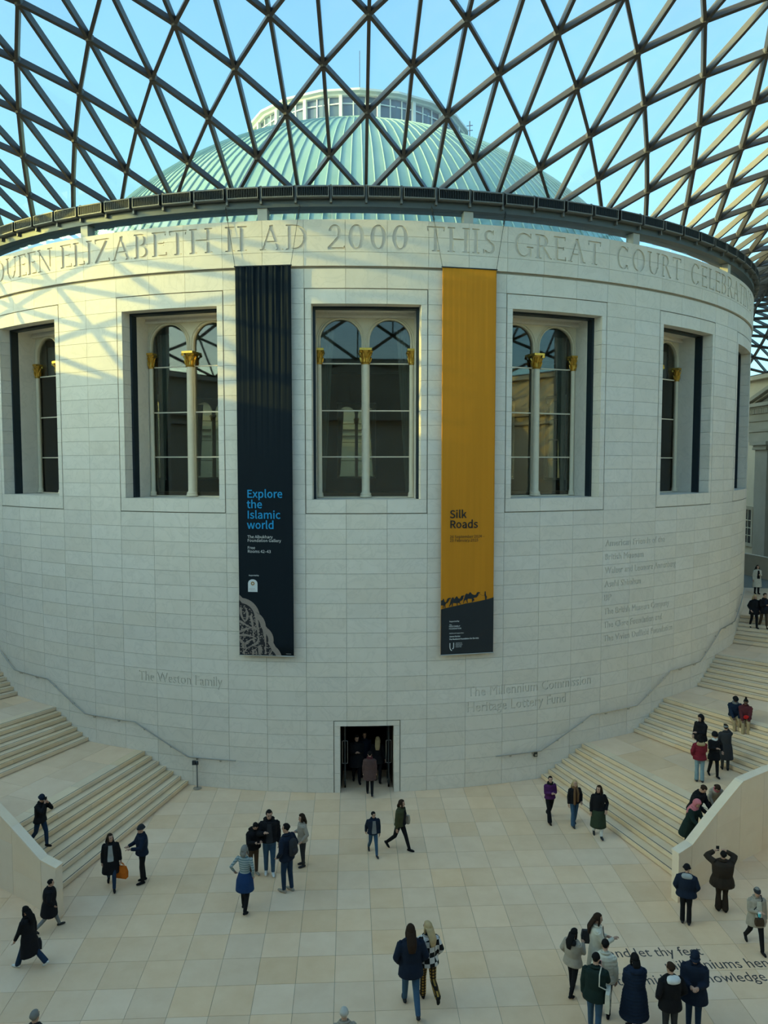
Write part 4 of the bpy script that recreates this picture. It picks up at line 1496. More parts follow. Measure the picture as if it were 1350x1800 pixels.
camels = [[(165, 375), (195, 365), (205, 335), (222, 345), (232, 390), (250, 415), (270, 400), (285, 350), (300, 330), (345, 322), (358, 335), (345, 350), (325, 352), (318, 385), (290, 425), (262, 435), (250, 460), (252, 530), (240, 532), (232, 470), (222, 490), (210, 530), (195, 530), (215, 475), (190, 470), (165, 472)],
          [(345, 480), (328, 505), (318, 500), (335, 455), (348, 400), (368, 340), (392, 312), (412, 325), (420, 355), (450, 320), (468, 292), (486, 310), (498, 340), (535, 350), (550, 320), (560, 290), (612, 285), (620, 298), (600, 310), (598, 350), (575, 385), (540, 400), (530, 430), (560, 462), (548, 468), (510, 430), (488, 440), (485, 490), (472, 490), (474, 440), (400, 430), (392, 500), (378, 502), (376, 440)],
          [(605, 450), (596, 445), (606, 380), (625, 320), (640, 265), (668, 245), (690, 262), (700, 262), (722, 232), (740, 222), (760, 250), (780, 270), (820, 285), (850, 275), (868, 235), (895, 225), (935, 240), (925, 252), (905, 255), (890, 300), (860, 335), (820, 340), (800, 350), (820, 385), (812, 400), (785, 400), (800, 415), (770, 428), (768, 360), (690, 355), (680, 380), (690, 440), (675, 438), (655, 370), (620, 395)],
          [(1020, 260), (1022, 225), (1032, 212), (1042, 225), (1042, 260), (1050, 300), (1068, 330), (1062, 360), (1055, 385), (1030, 388), (1028, 340), (1022, 310), (1014, 280)]]
for lp in camels:
    v, f = fill2d([[c2(q) for q in lp]]); b2.shape('caravan_print', v, f, nav, .0225)
v, f = stroke2d([c2(q) for q in ((925, 275), (975, 300), (1022, 300))], .008); b2.shape('rope_print', v, f, nav, .0225)
for t, x, py, sz, bd in (('Supported by', 790, 1092.5, .068, .008), ('The', 790, 1098.5, .06, .006), ('HUO FAMILY', 789.5, 1101.8, .083, .006), ('FOUNDATION', 789.5, 1106, .083, .006), ('Additional supporters', 790, 1114, .062, .004),
                     ('James Bartos', 790, 1120, .075, .012), ('The Ruddock Foundation for the Arts', 790, 1125, .075, .012)):
    b2.text(t, px2x(x), py2z(py), sz, wht, bd)
v, f = stroke2d([c2(q) for q in smooth2d([(343, 1245), (343, 1330), (355, 1375), (382, 1400)])], .03); b2.shape('emblem_print', v, f, wht, .026)
v, f = stroke2d([c2(q) for q in smooth2d([(415, 1240), (415, 1320), (410, 1350), (390, 1368)])], .03); b2.shape('emblem_print', v, f, wht, .026)
for k, t in enumerate(('UNIVERSITY OF', 'INTERNATIONAL', 'DEVELOPMENT', 'FOUNDATION')): b2.text(t, c2((452, 0))[0], c2((0, 1258 + 27 * k))[1], .04, wht, .006)
# ------------------------------------------------------------------ people
def fabric(name, c, kind=None, c2=None, scale=10.0, rough=.85):
    if name in MATS: return MATS[name]
    mt, nt, p = nodemat(name)
    N, L = nt.nodes.new, nt.links.new
    tc = N('ShaderNodeTexCoord')
    no = N('ShaderNodeTexNoise'); no.inputs['Scale'].default_value = 9; no.inputs['Detail'].default_value = 5
    L(tc.outputs['Object'], no.inputs['Vector'])
    mx = N('ShaderNodeMix'); mx.data_type = 'RGBA'
    L(no.outputs['Fac'], mx.inputs['Factor'])
    mx.inputs['A'].default_value = (*[x * .78 for x in c], 1); mx.inputs['B'].default_value = (*[min(1, x * 1.2) for x in c], 1)
    col = mx.outputs['Result']
    if kind in ('check', 'plaid', 'stripe'):
        if kind == 'check':
            t = N('ShaderNodeTexChecker'); t.inputs['Scale'].default_value = scale
            t.inputs['Color1'].default_value = (*c, 1); t.inputs['Color2'].default_value = (*c2, 1)
            L(tc.outputs['Object'], t.inputs['Vector']); col = t.outputs['Color']
        else:
            sep = N('ShaderNodeSeparateXYZ'); L(tc.outputs['Object'], sep.inputs[0])
            def band(out, f):
                m1 = N('ShaderNodeMath'); m1.operation = 'MULTIPLY'; m1.inputs[1].default_value = f; L(out, m1.inputs[0])
                m2 = N('ShaderNodeMath'); m2.operation = 'FRACT'; L(m1.outputs[0], m2.inputs[0])
                m3 = N('ShaderNodeMath'); m3.operation = 'GREATER_THAN'; m3.inputs[1].default_value = .62; L(m2.outputs[0], m3.inputs[0])
                return m3.outputs[0]
            fac = band(sep.outputs[2], scale)
            if kind == 'plaid':
                ad = N('ShaderNodeMath'); ad.operation = 'MAXIMUM'; L(fac, ad.inputs[0]); L(band(sep.outputs[0], scale), ad.inputs[1]); fac = ad.outputs[0]
            m4 = N('ShaderNodeMix'); m4.data_type = 'RGBA'; L(fac, m4.inputs['Factor']); L(col, m4.inputs['A']); m4.inputs['B'].default_value = (*c2, 1)
            col = m4.outputs['Result']
    L(col, p.inputs['Base Color'])
    p.inputs['Roughness'].default_value = rough
    p.inputs['Specular IOR Level'].default_value = .15
    bp_ = N('ShaderNodeBump'); bp_.inputs['Strength'].default_value = .35; bp_.inputs['Distance'].default_value = .03
    n2 = N('ShaderNodeTexNoise'); n2.inputs['Scale'].default_value = 7; n2.inputs['Detail'].default_value = 3; n2.inputs['Distortion'].default_value = 1.0
    L(tc.outputs['Object'], n2.inputs['Vector']); L(n2.outputs['Fac'], bp_.inputs['Height']); L(bp_.outputs[0], p.inputs['Normal'])
    MATS[name] = mt
    return mt
CLR = dict(black=(.011, .011, .013), navy=(.012, .019, .036), charcoal=(.035, .036, .04), denim=(.045, .095, .16), dkdenim=(.018, .038, .075), ltdenim=(.20, .29, .33), grey=(.20, .21, .21), ltgrey=(.36, .37, .36),
           beige=(.36, .31, .25), cream=(.62, .58, .48), white=(.70, .70, .68), olive=(.055, .06, .028), brown=(.075, .048, .03), dkbrown=(.035, .025, .018), purple=(.075, .018, .085), maroon=(.10, .025, .03), red=(.19, .018, .03),
           pink=(.55, .17, .20), green=(.035, .05, .028), blue=(.015, .045, .13), tan=(.40, .28, .15), plum=(.10, .058, .052), dkgreen=(.014, .028, .024), orange=(.62, .15, .015), blond=(.50, .36, .19), ltbrown=(.16, .085, .04),
           hairblack=(.010, .009, .009), hairbrown=(.035, .020, .012), hairgrey=(.22, .21, .19), hairwhite=(.50, .48, .44), skin=(.50, .29, .20), skin2=(.36, .19, .12), skin3=(.12, .06, .04), puff=(.012, .022, .045))
def fm(c, **k): return fabric('cloth_' + c, CLR[c], **k)
SKIN = {k: plain('skin_' + k, CLR[k], .55, vary=.06) for k in ('skin', 'skin2', 'skin3')}
LIP = plain('lips', (.28, .09, .08), .5)
EYE = plain('eyes', (.015, .012, .01), .3)

def ctube(mb, pts, rad, n=10):
    """tube with rounded ends"""
    pts = [Vector(p) for p in pts]
    rad = list(rad) if isinstance(rad, (list, tuple)) else [rad] * len(pts)
    d0 = (pts[0] - pts[1]).normalized(); d1 = (pts[-1] - pts[-2]).normalized()
    P = [pts[0] + d0 * rad[0] * .92, pts[0] + d0 * rad[0] * .6] + pts + [pts[-1] + d1 * rad[-1] * .6, pts[-1] + d1 * rad[-1] * .92]
    Q = [rad[0] * .35, rad[0] * .8] + rad + [rad[-1] * .8, rad[-1] * .35]
    mb.tube(P, Q, n)
def loft(mb, rings, n=18, T=None):
    """closed body through ellipses (cx, cy, z, rx, ry)"""
    b = len(mb.v)
    for cx, cy, z, rx, ry in rings:
        for k in range(n):
            a = 2 * PI * k / n
            p = Vector((cx + rx * math.cos(a), cy + ry * math.sin(a), z))
            mb.v.append(tuple(T(p) if T else p))
    for i in range(len(rings) - 1):
        for k in range(n):
            k2 = (k + 1) % n
            mb.f.append((b + i * n + k, b + i * n + k2, b + (i + 1) * n + k2, b + (i + 1) * n + k)); mb.mi.append(mb.m)
    mb.f.append(tuple(b + k for k in range(n))[::-1]); mb.mi.append(mb.m)
    e = b + (len(rings) - 1) * n
    mb.f.append(tuple(e + k for k in range(n))); mb.mi.append(mb.m)
def remesh(mb, voxel, smooth=2):
    me = bpy.data.meshes.new('t')
    me.from_pydata([tuple(v) for v in mb.v], [], mb.f)
    ob = bpy.data.objects.new('t', me)
    TMPC.objects.link(ob)
    rm = ob.modifiers.new('r', 'REMESH'); rm.mode = 'VOXEL'; rm.voxel_size = voxel
    if smooth:
        sm = ob.modifiers.new('s', 'SMOOTH'); sm.factor = .5; sm.iterations = smooth
    with bpy.context.temp_override(scene=TMPS, view_layer=TMPV):
        dg = bpy.context.evaluated_depsgraph_get()
        dg.update()
        out = bpy.data.meshes.new_from_object(ob.evaluated_get(dg), depsgraph=dg)
    bpy.data.objects.remove(ob)
    bpy.data.meshes.remove(me)
    out.materials.clear()
    return out
TMPS = bpy.data.scenes.new('build_scratch')
TMPC = TMPS.collection
TMPV = TMPS.view_layers[0]

def solve_arm(Sh, T, l1, l2, pole):
    d = T - Sh
    D = min(d.length, (l1 + l2) * .995)
    d.normalize()
    T = Sh + d * D
    a = (l1 * l1 - l2 * l2 + D * D) / (2 * D)
    hgt = math.sqrt(max(0, l1 * l1 - a * a))
    pl_ = (pole - d * pole.dot(d)).normalized()
    return Sh + d * a + pl_ * hgt, T
ARM = dict(down=(.25, .03, .83), fwd=(.24, .24, .92), back=(.25, -.20, .88), pocket=(.23, .10, .97), phone=(.07, .30, 1.17), read=(.10, .33, 1.26), face=(.07, .24, 1.52), up=(.16, .26, 1.60), cam=(.06, .22, 1.53),
           gest=(.20, .36, 1.20), hip=(.30, .02, 1.02), bag=(.30, .04, .80), chest=(.04, .24, 1.20), lean=(.13, .42, 1.12), strap=(.13, .18, 1.28), lap=(.10, .34, .98), wide=(.34, .10, 1.15))
GAIT = dict(stand=((2, 3), (-2, 3)), relax=((6, 8), (-3, 4)), walk=((19, 6), (-16, 22)), stride=((23, 5), (-19, 28)), short=((11, 6), (-9, 14)), lift=((8, 5), (-14, 62)), sit=((82, 78), (74, 60)), step=((20, 18), (-14, 24)))

def person(px, py, yh, face, label, gait='stand', arms=('down', 'down'), head=(0, 0), lean=0, top='black', legs='black', shoes='black', skin='skin', flare=1.0, bulk=1.0,
           coat=None, hem=.80, coat_w=1.0, puffer=False, front=None, skirt=None, hair=('hairblack', 'short'), hat=None, scarf=None, hood=None, on='floor', h=None, anchor='feet', group=None, mirror=False, fem=True, sit_z=None, pattern=None, lpattern=None, sleeve=True, pos=None):
    # --- place on the ground
    if pos is not None: P = Vector(pos)
    elif anchor == 'head':
        z = 0.0
        for _ in range(4):
            P = floor_at(px, py, z + h - .02)
            if on == 'stair': z = stair_n(abs(math.degrees(math.atan2(P.x, -P.y)))) * H_R
        P = Vector((P.x, P.y, z))
    else: P = stair_hit(px, py) if on == 'stair' else floor_at(px, py)
    if h is None: h = max(1.30, min(1.93, (CAM.z - P.z) * (py - yh) / (py - 814.0)))
    s = h / 1.75
    # --- skeleton (for a height of 1.75)
    hipw = .092 if fem else .088
    shw = .178 if fem else .20
    g_ = GAIT[gait] if isinstance(gait, str) else gait
    if mirror: g_ = g_[::-1]
    hip = [Vector((-hipw, 0, .93)), Vector((hipw, 0, .93))]
    kne, ank, toe = [], [], []
    for i, (th, kb) in enumerate(g_):
        a = math.radians(th); b = math.radians(th - kb)
        k = hip[i] + Vector((0, math.sin(a), -math.cos(a))) * .43
        an = k + Vector((0, math.sin(b), -math.cos(b))) * .42
        kne.append(k); ank.append(an)
    low = min(a.z for a in ank)
    dz = .085 - low if gait != 'sit' else 0
    for L_ in (hip, kne, ank):
        for v in L_: v.z += dz
    if gait == 'sit':
        dz = -.93 + .12
        for L_ in (hip, kne, ank):
            for v in L_: v.z += dz
    pel = Vector((0, 0, .93 + dz))
    lr = math.radians(lean)
    def T(p):
        p = Vector(p)
        q = p - Vector((0, 0, .95))
        return Vector((q.x, q.y * math.cos(lr) + q.z * math.sin(lr), -q.y * math.sin(lr) + q.z * math.cos(lr))) + pel + Vector((0, 0, .02))
    bw = bulk
    mb = MB()
    cls = []                                    # (a, b, ra, rb, material)
    flr = flare
    for i in (0, 1):
        ctube(mb, [hip[i], (hip[i] + kne[i]) / 2, kne[i], (kne[i] + ank[i]) / 2, ank[i] + Vector((0, 0, .01))], [.096 * (1 + (bw - 1) * .6), .086 * (1 + (bw - 1) * .6), .068, .061 * (1 + (flr - 1) * .5), .052 * flr])
        cls += [(hip[i], kne[i], .10, .065, 2), (kne[i], ank[i] + Vector((0, 0, .05)), .065, .055 * flr, 2)]
        th, kb = g_[i]
        pit = math.radians(max(-65, min(10, (th - kb) * .9))) if (th - kb) < -12 else 0
        fd = Vector((0, math.cos(pit), math.sin(pit)))
        up_ = Vector((0, -math.sin(pit), math.cos(pit)))
        base = ank[i] - up_ * .045
        heel, ball, tip = base - fd * .045, base + fd * .10, base + fd * .165
        out = Vector((.012 * (1 if i else -1), 0, 0))
        ctube(mb, [heel, base + fd * .03, ball + out, tip + out], [.038, .042, .043, .031])
        cls.append((heel, tip, .05, .045, 3))
    rt = [(0, 0, .86, .13, .10), (0, 0, .93, .165, .118), (0, 0, 1.0, .155, .112), (0, .005, 1.10, .135 if fem else .148, .10), (0, .008, 1.22, .155, .112), (0, .006, 1.32, .168 if fem else .18, .112),
          (0, 0, 1.41, .165 if fem else .185, .095), (0, -.005, 1.46, .11, .075), (0, 0, 1.50, .058, .06), (0, .01, 1.56, .052, .055)]
    rt = [(a, b, z, rx * (bw if z < 1.44 else 1), ry * (1 + (bw - 1) * 1.3 if z < 1.44 else 1)) for a, b, z, rx, ry in rt]
    loft(mb, rt, 18, T)
    cls += [(T((0, 0, .88)), T((0, 0, .96)), .15, .15, 2), (T((0, 0, 1.04)), T((0, 0, 1.40)), .15, .16, 1), (T((0, 0, 1.50)), T((0, .005, 1.56)), .058, .05, 0)]
    elb, wri, hdir = [], [], []
    for i in (0, 1):
        sg = 1 if i else -1
        t = arms[i]
        t = ARM[t] if isinstance(t, str) else t
        sh = T((sg * shw * (1 + (bw - 1) * .6), 0, 1.415))
        tg = Vector((sg * t[0] * (1 + (bw - 1) * .4), t[1], t[2]))
        if gait == 'sit': tg = T(tg)
        else:
            tg = T(tg) if lean else tg + Vector((0, 0, dz))
        e, w = solve_arm(sh, tg, .285, .255, Vector((sg * .55, -.55, -.62)))
        elb.append(e); wri.append(w)
        hd = (w - e).normalized()
        hdir.append(hd)
        ctube(mb, [sh, (sh + e) / 2, e, (e + w) / 2, w], [.055, .046, .040, .036, .026])
        cls += [(sh, e, .055, .045, 1), (e, w - hd * .01, .045, .034, 1 if sleeve else 0)]
        pm = w + hd * .085
        ctube(mb, [w + hd * .01, w + hd * .05, pm], [.026, .036, .030])
        cls.append((w + hd * .01, pm, .034, .034, 0))
    hy, hp = math.radians(head[0]), math.radians(head[1])
    hc0 = Vector((0, .022, 1.635))
    def HT(p):                                  # head space -> body space
        p = Vector(p)
        y, z = p.y * math.cos(hp) + p.z * math.sin(hp), -p.y * math.sin(hp) + p.z * math.cos(hp)
        q = Vector((p.x * math.cos(hy) + y * math.sin(hy), -p.x * math.sin(hy) + y * math.cos(hy), z))
        return T(hc0 + q + Vector((math.sin(hy) * .02 * math.sin(hp), .06 * math.sin(hp), 0)))
    loft(mb, [(0, .04, -.122, .022, .026), (0, .028, -.10, .046, .056), (0, .014, -.055, .061, .077), (0, .004, -.01, .069, .088), (0, -.004, .04, .075, .095), (0, -.008, .075, .068, .086), (0, -.01, .10, .048, .06), (0, -.01, .115, .02, .025)], 16, HT)
    ctube(mb, [HT((0, .086, .012)), HT((0, .104, -.022))], [.010, .015], 8)
    for sg in (-1, 1): ctube(mb, [HT((sg * .075, -.004, .012)), HT((sg * .073, 0, -.025))], [.014, .011], 6)
    cls.append((HT((0, 0, -.05)), HT((0, 0, .05)), .09, .09, 0))
    me = remesh(mb, .0135)
    n = len(me.vertices)
    co = np.empty(n * 3); me.vertices.foreach_get('co', co); co = co.reshape(-1, 3)
    if gait != 'sit': co[:, 2] = np.maximum(co[:, 2], .002)
    nf = len(me.polygons)
    ce = np.empty(nf * 3); me.polygons.foreach_get('center', ce); ce = ce.reshape(-1, 3)
    best = np.full(nf, 1e9); idx = np.zeros(nf, int)
    for a, b, ra, rb, m_ in cls:
        a, b = np.array(a), np.array(b)
        d = b - a
        t = np.clip(((ce - a) @ d) / (d @ d), 0, 1)
        q = np.linalg.norm(ce - a - t[:, None] * d, axis=1) - (ra + (rb - ra) * t)
        k = q < best
        best[k] = q[k]; idx[k] = m_
    fin = MB()
    for i in (0, 1):                            # fingers and thumbs
        hd = hdir[i]
        sg = 1 if i else -1
        side = hd.cross(Vector((0, 0, 1)))
        if side.length < .3: side = Vector((0, 1, 0)) - hd * hd.y
        side.normalize()
        nrm = side.cross(hd)
        if nrm.dot(Vector((-sg, .2, 0))) < 0: nrm = -nrm
        pm = wri[i] + hd * .088
        for k in range(4):
            ln_ = (.066, .076, .071, .056)[k]
            r0 = pm + side * (.0185 * (k - 1.5))
            fin.tube([r0 - hd * .02, r0 + hd * ln_ * .45 + nrm * .006, r0 + hd * ln_ * .85 + nrm * .024, r0 + hd * ln_ * .98 + nrm * .038], [.0095, .009, .008, .006], 6)
        th0 = wri[i] + hd * .03 + side * (.026 if side.y > 0 else -.026)
        fin.tube([th0, th0 + hd * .035 + side * (.018 if side.y > 0 else -.018) + nrm * .01, th0 + hd * .06 + side * (.02 if side.y > 0 else -.02) + nrm * .022], [.011, .010, .007], 6)
    fin.m = 4
    for sg in (-1, 1): ctube(fin, [HT((sg * .037, .080, .013)), HT((sg * .022, .084, .013))], [.0075, .0075], 6)
    for sg in (-1, 1): ctube(fin, [HT((sg * .045, .079, .034)), HT((sg * .018, .088, .036))], [.005, .005], 5)
    fin.m = 5
    ctube(fin, [HT((-.02, .083, -.058)), HT((.02, .083, -.058))], [.007, .007], 6)
    allv = np.vstack([co, np.array(fin.v)]) * s
    polys = np.empty(nf * 4, int)
    me.polygons.foreach_get('vertices', polys) if all(l == 4 for l in {p.loop_total for p in me.polygons}) else None
    faces = [tuple(p.vertices) for p in me.polygons] + [tuple(n + i for i in f) for f in fin.f]
    body = bpy.data.meshes.new('person')
    body.from_pydata([tuple(v) for v in allv], [], faces)
    for mt in (SKIN[skin], (coat if not isinstance(coat, str) else fm(coat)) if coat else (pattern or fm(top)), lpattern or fm(legs), fm(shoes), EYE, LIP): body.materials.append(mt)
    body.polygons.foreach_set('material_index', list(idx) + fin.mi)
    body.polygons.foreach_set('use_smooth', [True] * len(body.polygons))
    bpy.data.meshes.remove(me)
    o = link('person', body, None, P, -math.radians(face))
    if sit_z is not None: o.location.z = sit_z
    tag(o, label, 'person', group)

    def child(name, m_, mat, smooth=True):
        if isinstance(m_, MB): m_ = m_.mesh(name, mat, smooth='all' if smooth else False)
        else:
            m_.materials.append(mat)
            m_.polygons.foreach_set('use_smooth', [True] * len(m_.polygons))
        m_.transform(Matrix.Scale(s, 4))
        m_.name = name
        return link(name, m_, o)
    if coat:
        mb = MB()
        cw = coat_w * bw
        wv = (lambda z: 1 + .035 * math.sin(z * 2 * PI / .075)) if puffer else (lambda z: 1)
        e = .028 if not puffer else .045
        zs_ = [1.47 - k * .022 for k in range(int((1.47 - hem) / .022) + 1)]
        rings = []
        for z in zs_:
            if z > 1.40: u = (1.47 - z) / .07; rx, ry = .085 + (shw - .01 - .085) * u ** .7, .082 + .03 * u
            elif z > 1.05: u = (1.40 - z) / .35; rx, ry = (shw - .01) + (.165 - shw + .01) * u, .112 + .018 * math.sin(u * PI)
            else: u = (1.05 - z) / .6; rx, ry = .165 + (.055 * u) * 1.2 + .02 * min(1, u * 4), .114 + .05 * u + .02 * min(1, u * 4)
            rings.append((0, .003, z, (rx + e) * cw * wv(z), (ry + e) * (1 + (cw - 1) * 1.25) * wv(z)))
        loft(mb, rings, 20, T)
        for i in (0, 1):
            sg = 1 if i else -1
            sh = T((sg * shw * (1 + (bw - 1) * .6) * .96, 0, 1.41))
            pts, rr_ = [], []
            for a, b in ((sh, elb[i]), (elb[i], wri[i] + hdir[i] * .005)):
                for k in range(6):
                    p = a + (b - a) * k / 6
                    pts.append(p)
            pts.append(wri[i] + hdir[i] * .008)
            for k in range(len(pts)):
                u = k / (len(pts) - 1)
                rr_.append((.078 - .030 * u) * (1.12 if puffer else 1.0) * (1 + (cw - 1) * .7) * (1 + (.09 if puffer else .02) * math.sin(k * 2.6)))
            mb.tube(pts, rr_, 10)
        cm = remesh(mb, .017, 1)
        child('coat', cm, coat if not isinstance(coat, str) else fm(coat))
        mb = MB()                               # collar
        mb.tube([T((.092 * math.cos(a), .083 * math.sin(a) + .004, 1.465 + .02 * (1 - math.sin(a)))) for a in [PI * .5 + .5 + (2 * PI - 1.0) * k / 14 for k in range(15)]], .026, 7)
        child('collar', mb, coat if not isinstance(coat, str) else fm(coat))
        if front:                               # what shows between the open coat fronts
            mb = MB()
            V, F = [], []
            zz = [1.45 - k * .05 for k in range(int((1.45 - max(hem + .02, .90)) / .05) + 1)]
            for z in zz:
                u = max(0, (1.40 - z) / .35)
                ry = (.112 + .018 * math.sin(min(1, u) * PI) + e) * (1 + (cw - 1) * 1.25) + (.016 if z < 1.05 else .004)
                if z < 1.05: ry += .05 * (1.05 - z) / .6 + .02 * min(1, (1.05 - z) / .15)
                w_ = .055 + .03 * min(1, u)
                for q in (-1, -.5, 0, .5, 1):
                    x = q * w_ * cw
                    V.append(T((x, ry * math.sqrt(max(.1, 1 - (x / (.19 * cw)) ** 2)) + .012, z)))
            for i in range(len(zz) - 1):
                for k in range(4): F.append((5 * i + k, 5 * i + k + 1, 5 * i + k + 6, 5 * i + k + 5))
            child('shirt_front', mb.poly(V, F), fm(front))
    if skirt:
        mb = MB()
        sc_, sh_ = skirt
        rings = []
        for k in range(14):
            z = 1.05 - (1.05 - sh_) * k / 13
            u = (1.05 - z) / .6
            rings.append((0, .0, z, .158 + .05 * min(1, u * 3) + .05 * u, .118 + .05 * min(1, u * 3) + .07 * u))
        loft(mb, rings, 20, T)
        child('skirt', mb, fm(sc_))
    # --- hair
    hc, hs = hair
    mb = MB()
    nu, nv = 20, 12
    V, F = [], []
    vol = {'short': 1.0, 'long': 1.03, 'curly': 1.16, 'bun': 1.0, 'bob': 1.06, 'crop': .985}[hs]
    for j in range(nv + 1):
        ph = PI * j / nv
        for i in range(nu):
            a = 2 * PI * i / nu
            d = Vector((math.sin(ph) * math.cos(a), math.sin(ph) * math.sin(a), math.cos(ph)))
            facez = d.y > .38 and d.z < .52
            low_ = d.z < (-.25 if hs in ('short', 'crop', 'bun') else -.45)
            r_ = vol * (1.0 + (.06 * math.sin(7 * a + 3 * ph) if hs == 'curly' else .015 * math.sin(9 * a)))
            if facez or low_: r_ = .80
            V.append(HT((d.x * .088 * r_, -.012 + d.y * .108 * r_, .022 + d.z * .112 * r_)))
    for j in range(nv):
        for i in range(nu):
            F.append((j * nu + i, j * nu + (i + 1) % nu, (j + 1) * nu + (i + 1) % nu, (j + 1) * nu + i))
    mb.poly(V, F)
    if hs in ('long', 'bob', 'curly'):
        end = {'long': 1.30, 'bob': 1.50, 'curly': 1.40}[hs]
        z0 = 1.66
        rings = []
        kx = {'long': .098, 'bob': .09, 'curly': .112}[hs]
        off = .085 + (.055 if coat else .02) + (bw - 1) * .12
        for k in range(9):
            u = k / 8
            z = z0 - (z0 - end) * u
            yy = -.035 - off * min(1, u * 1.7) * (1 if hs == 'long' else .45)
            rings.append((0, yy, z, kx * (1 - .8 * max(0, u - .6)) + (.012 * math.sin(k * 2.2) if hs == 'curly' else 0), .055 - .028 * u + (.02 if hs == 'curly' else 0)))
        loft(mb, rings, 14, lambda p: T(Vector((p.x * math.cos(hy * .6) + (p.y - .02) * math.sin(hy * .6), -p.x * math.sin(hy * .6) + (p.y - .02) * math.cos(hy * .6) + .02, p.z))))
        for sg in (-1, 1):                      # locks beside the face
            ctube(mb, [HT((sg * .07, .01, .03)), HT((sg * .082, .018, -.06)), HT((sg * .085, .02, -.13 if hs != 'long' else -.17))], [.022, .026 if hs != 'curly' else .04, .015])
    if hs == 'bun': ctube(mb, [HT((0, -.08, .11)), HT((0, -.11, .13))], [.04, .035])
    if hat is None or hat[0] not in ('hood', 'hijab'): child('hair', mb, fm(hc))
    if hat:
        kind, hcol = hat
        mb = MB()
        def shell(zlo, k, zh=.128, yoff=-.01, n=18):
            rings = []
            for q in range(9):
                u = q / 8
                z = zlo + (zh - zlo) * u
                w_ = math.sqrt(max(0.02, 1 - max(0, (z - .03) / (zh - .03)) ** 2)) if z > .03 else 1
                rings.append((0, yoff, z, .088 * k * w_, .108 * k * w_))
            loft(mb, rings, n, HT)
        if kind == 'beanie':
            shell(.012, 1.05, .150, -.012)
            mb.tube([HT((.095 * math.cos(a), -.012 + .116 * math.sin(a), .028)) for a in [2 * PI * k / 20 for k in range(21)]], .016, 6)
        elif kind in ('cap', 'flatcap'):
            shell(.03, 1.05, .135 if kind == 'cap' else .115, -.012)
            v0 = len(mb.v)
            for k in range(9):
                a = PI * (k + 1) / 10
                for rr_, zz in ((1.0, .042), (1.62 if kind == 'cap' else 1.3, .028)):
                    mb.v.append(tuple(HT((.088 * (rr_ if rr_ == 1 else rr_ * .78) * math.cos(a), -.012 + .112 * rr_ * math.sin(a), zz))))
                for rr_, zz in ((1.62 if kind == 'cap' else 1.3, .016), (1.0, .03)):
                    mb.v.append(tuple(HT((.088 * (rr_ if rr_ == 1 else rr_ * .78) * math.cos(a), -.012 + .112 * rr_ * math.sin(a), zz))))
            for k in range(8):
                for q in range(4):
                    q2 = (q + 1) % 4
                    mb.f.append((v0 + 4 * k + q, v0 + 4 * k + q2, v0 + 4 * k + 4 + q2, v0 + 4 * k + 4 + q)); mb.mi.append(0)
            mb.f.append((v0, v0 + 1, v0 + 2, v0 + 3)); mb.mi.append(0)
            mb.f.append((v0 + 35, v0 + 34, v0 + 33, v0 + 32)); mb.mi.append(0)
        elif kind == 'fur':
            shell(-.005, 1.32, .165, -.012)
        elif kind in ('hood', 'hijab'):
            V, F = [], []
            for j in range(15):
                ph = PI * j / 14
                for i in range(22):
                    a = 2 * PI * i / 22
                    d = Vector((math.sin(ph) * math.cos(a), math.sin(ph) * math.sin(a), math.cos(ph)))
                    r_ = 1.16 + (.06 if kind == 'hood' and d.y < 0 else 0)
                    if d.y > .50 and -.75 < d.z < .55: r_ = .80
                    V.append(HT((d.x * .090 * r_, -.012 + d.y * .110 * r_, .008 + d.z * .128 * r_)))
            for j in range(14):
                for i in range(22): F.append((j * 22 + i, j * 22 + (i + 1) % 22, (j + 1) * 22 + (i + 1) % 22, (j + 1) * 22 + i))
            mb.poly(V, F)
            if kind == 'hijab': loft(mb, [(0, 0, 1.56, .085, .09), (0, -.005, 1.50, .11, .11), (0, -.012, 1.44, .175, .135), (0, -.02, 1.36, .20, .15), (0, -.05, 1.20, .16, .115)], 18, T)
        child({'flatcap': 'flat_cap', 'fur': 'fur_hat'}.get(kind, kind), mb, fm(hcol))
    if scarf:
        mb = MB()
        for z, r_ in ((1.475, .036), (1.515, .032)):
            mb.tube([T((.085 * math.cos(a), .082 * math.sin(a) + .006, z + .012 * math.sin(a * 3))) for a in [2 * PI * k / 18 for k in range(19)]], r_, 7)
        if scarf[1]: ctube(mb, [T((.05, .13, 1.46)), T((.07, .175, 1.30)), T((.07, .18, scarf[1]))], [.04, .05, .045]); ctube(mb, [T((-.05, .13, 1.46)), T((-.06, .175, 1.30)), T((-.05, .18, scarf[1] + .1))], [.04, .05, .04])
        child('scarf', mb, fm(scarf[0]))
    if hood:
        mb = MB()
        loft(mb, [(0, -.10, 1.38, .08, .035), (0, -.125, 1.42, .14, .06), (0, -.11, 1.47, .155, .075), (0, -.085, 1.515, .13, .065), (0, -.07, 1.53, .08, .03)], 16, T)
        child('hood', mb, fm(hood))
    Rz = Matrix.Rotation(-math.radians(face), 3, 'Z')
    W = lambda p: o.location + Rz @ (Vector(p) * s)
    return dict(o=o, W=W, hand=[W(wri[i] + hdir[i] * .09) for i in (0, 1)], hdir=[Rz @ d for d in hdir], face=face, s=s, T=T, HT=HT)
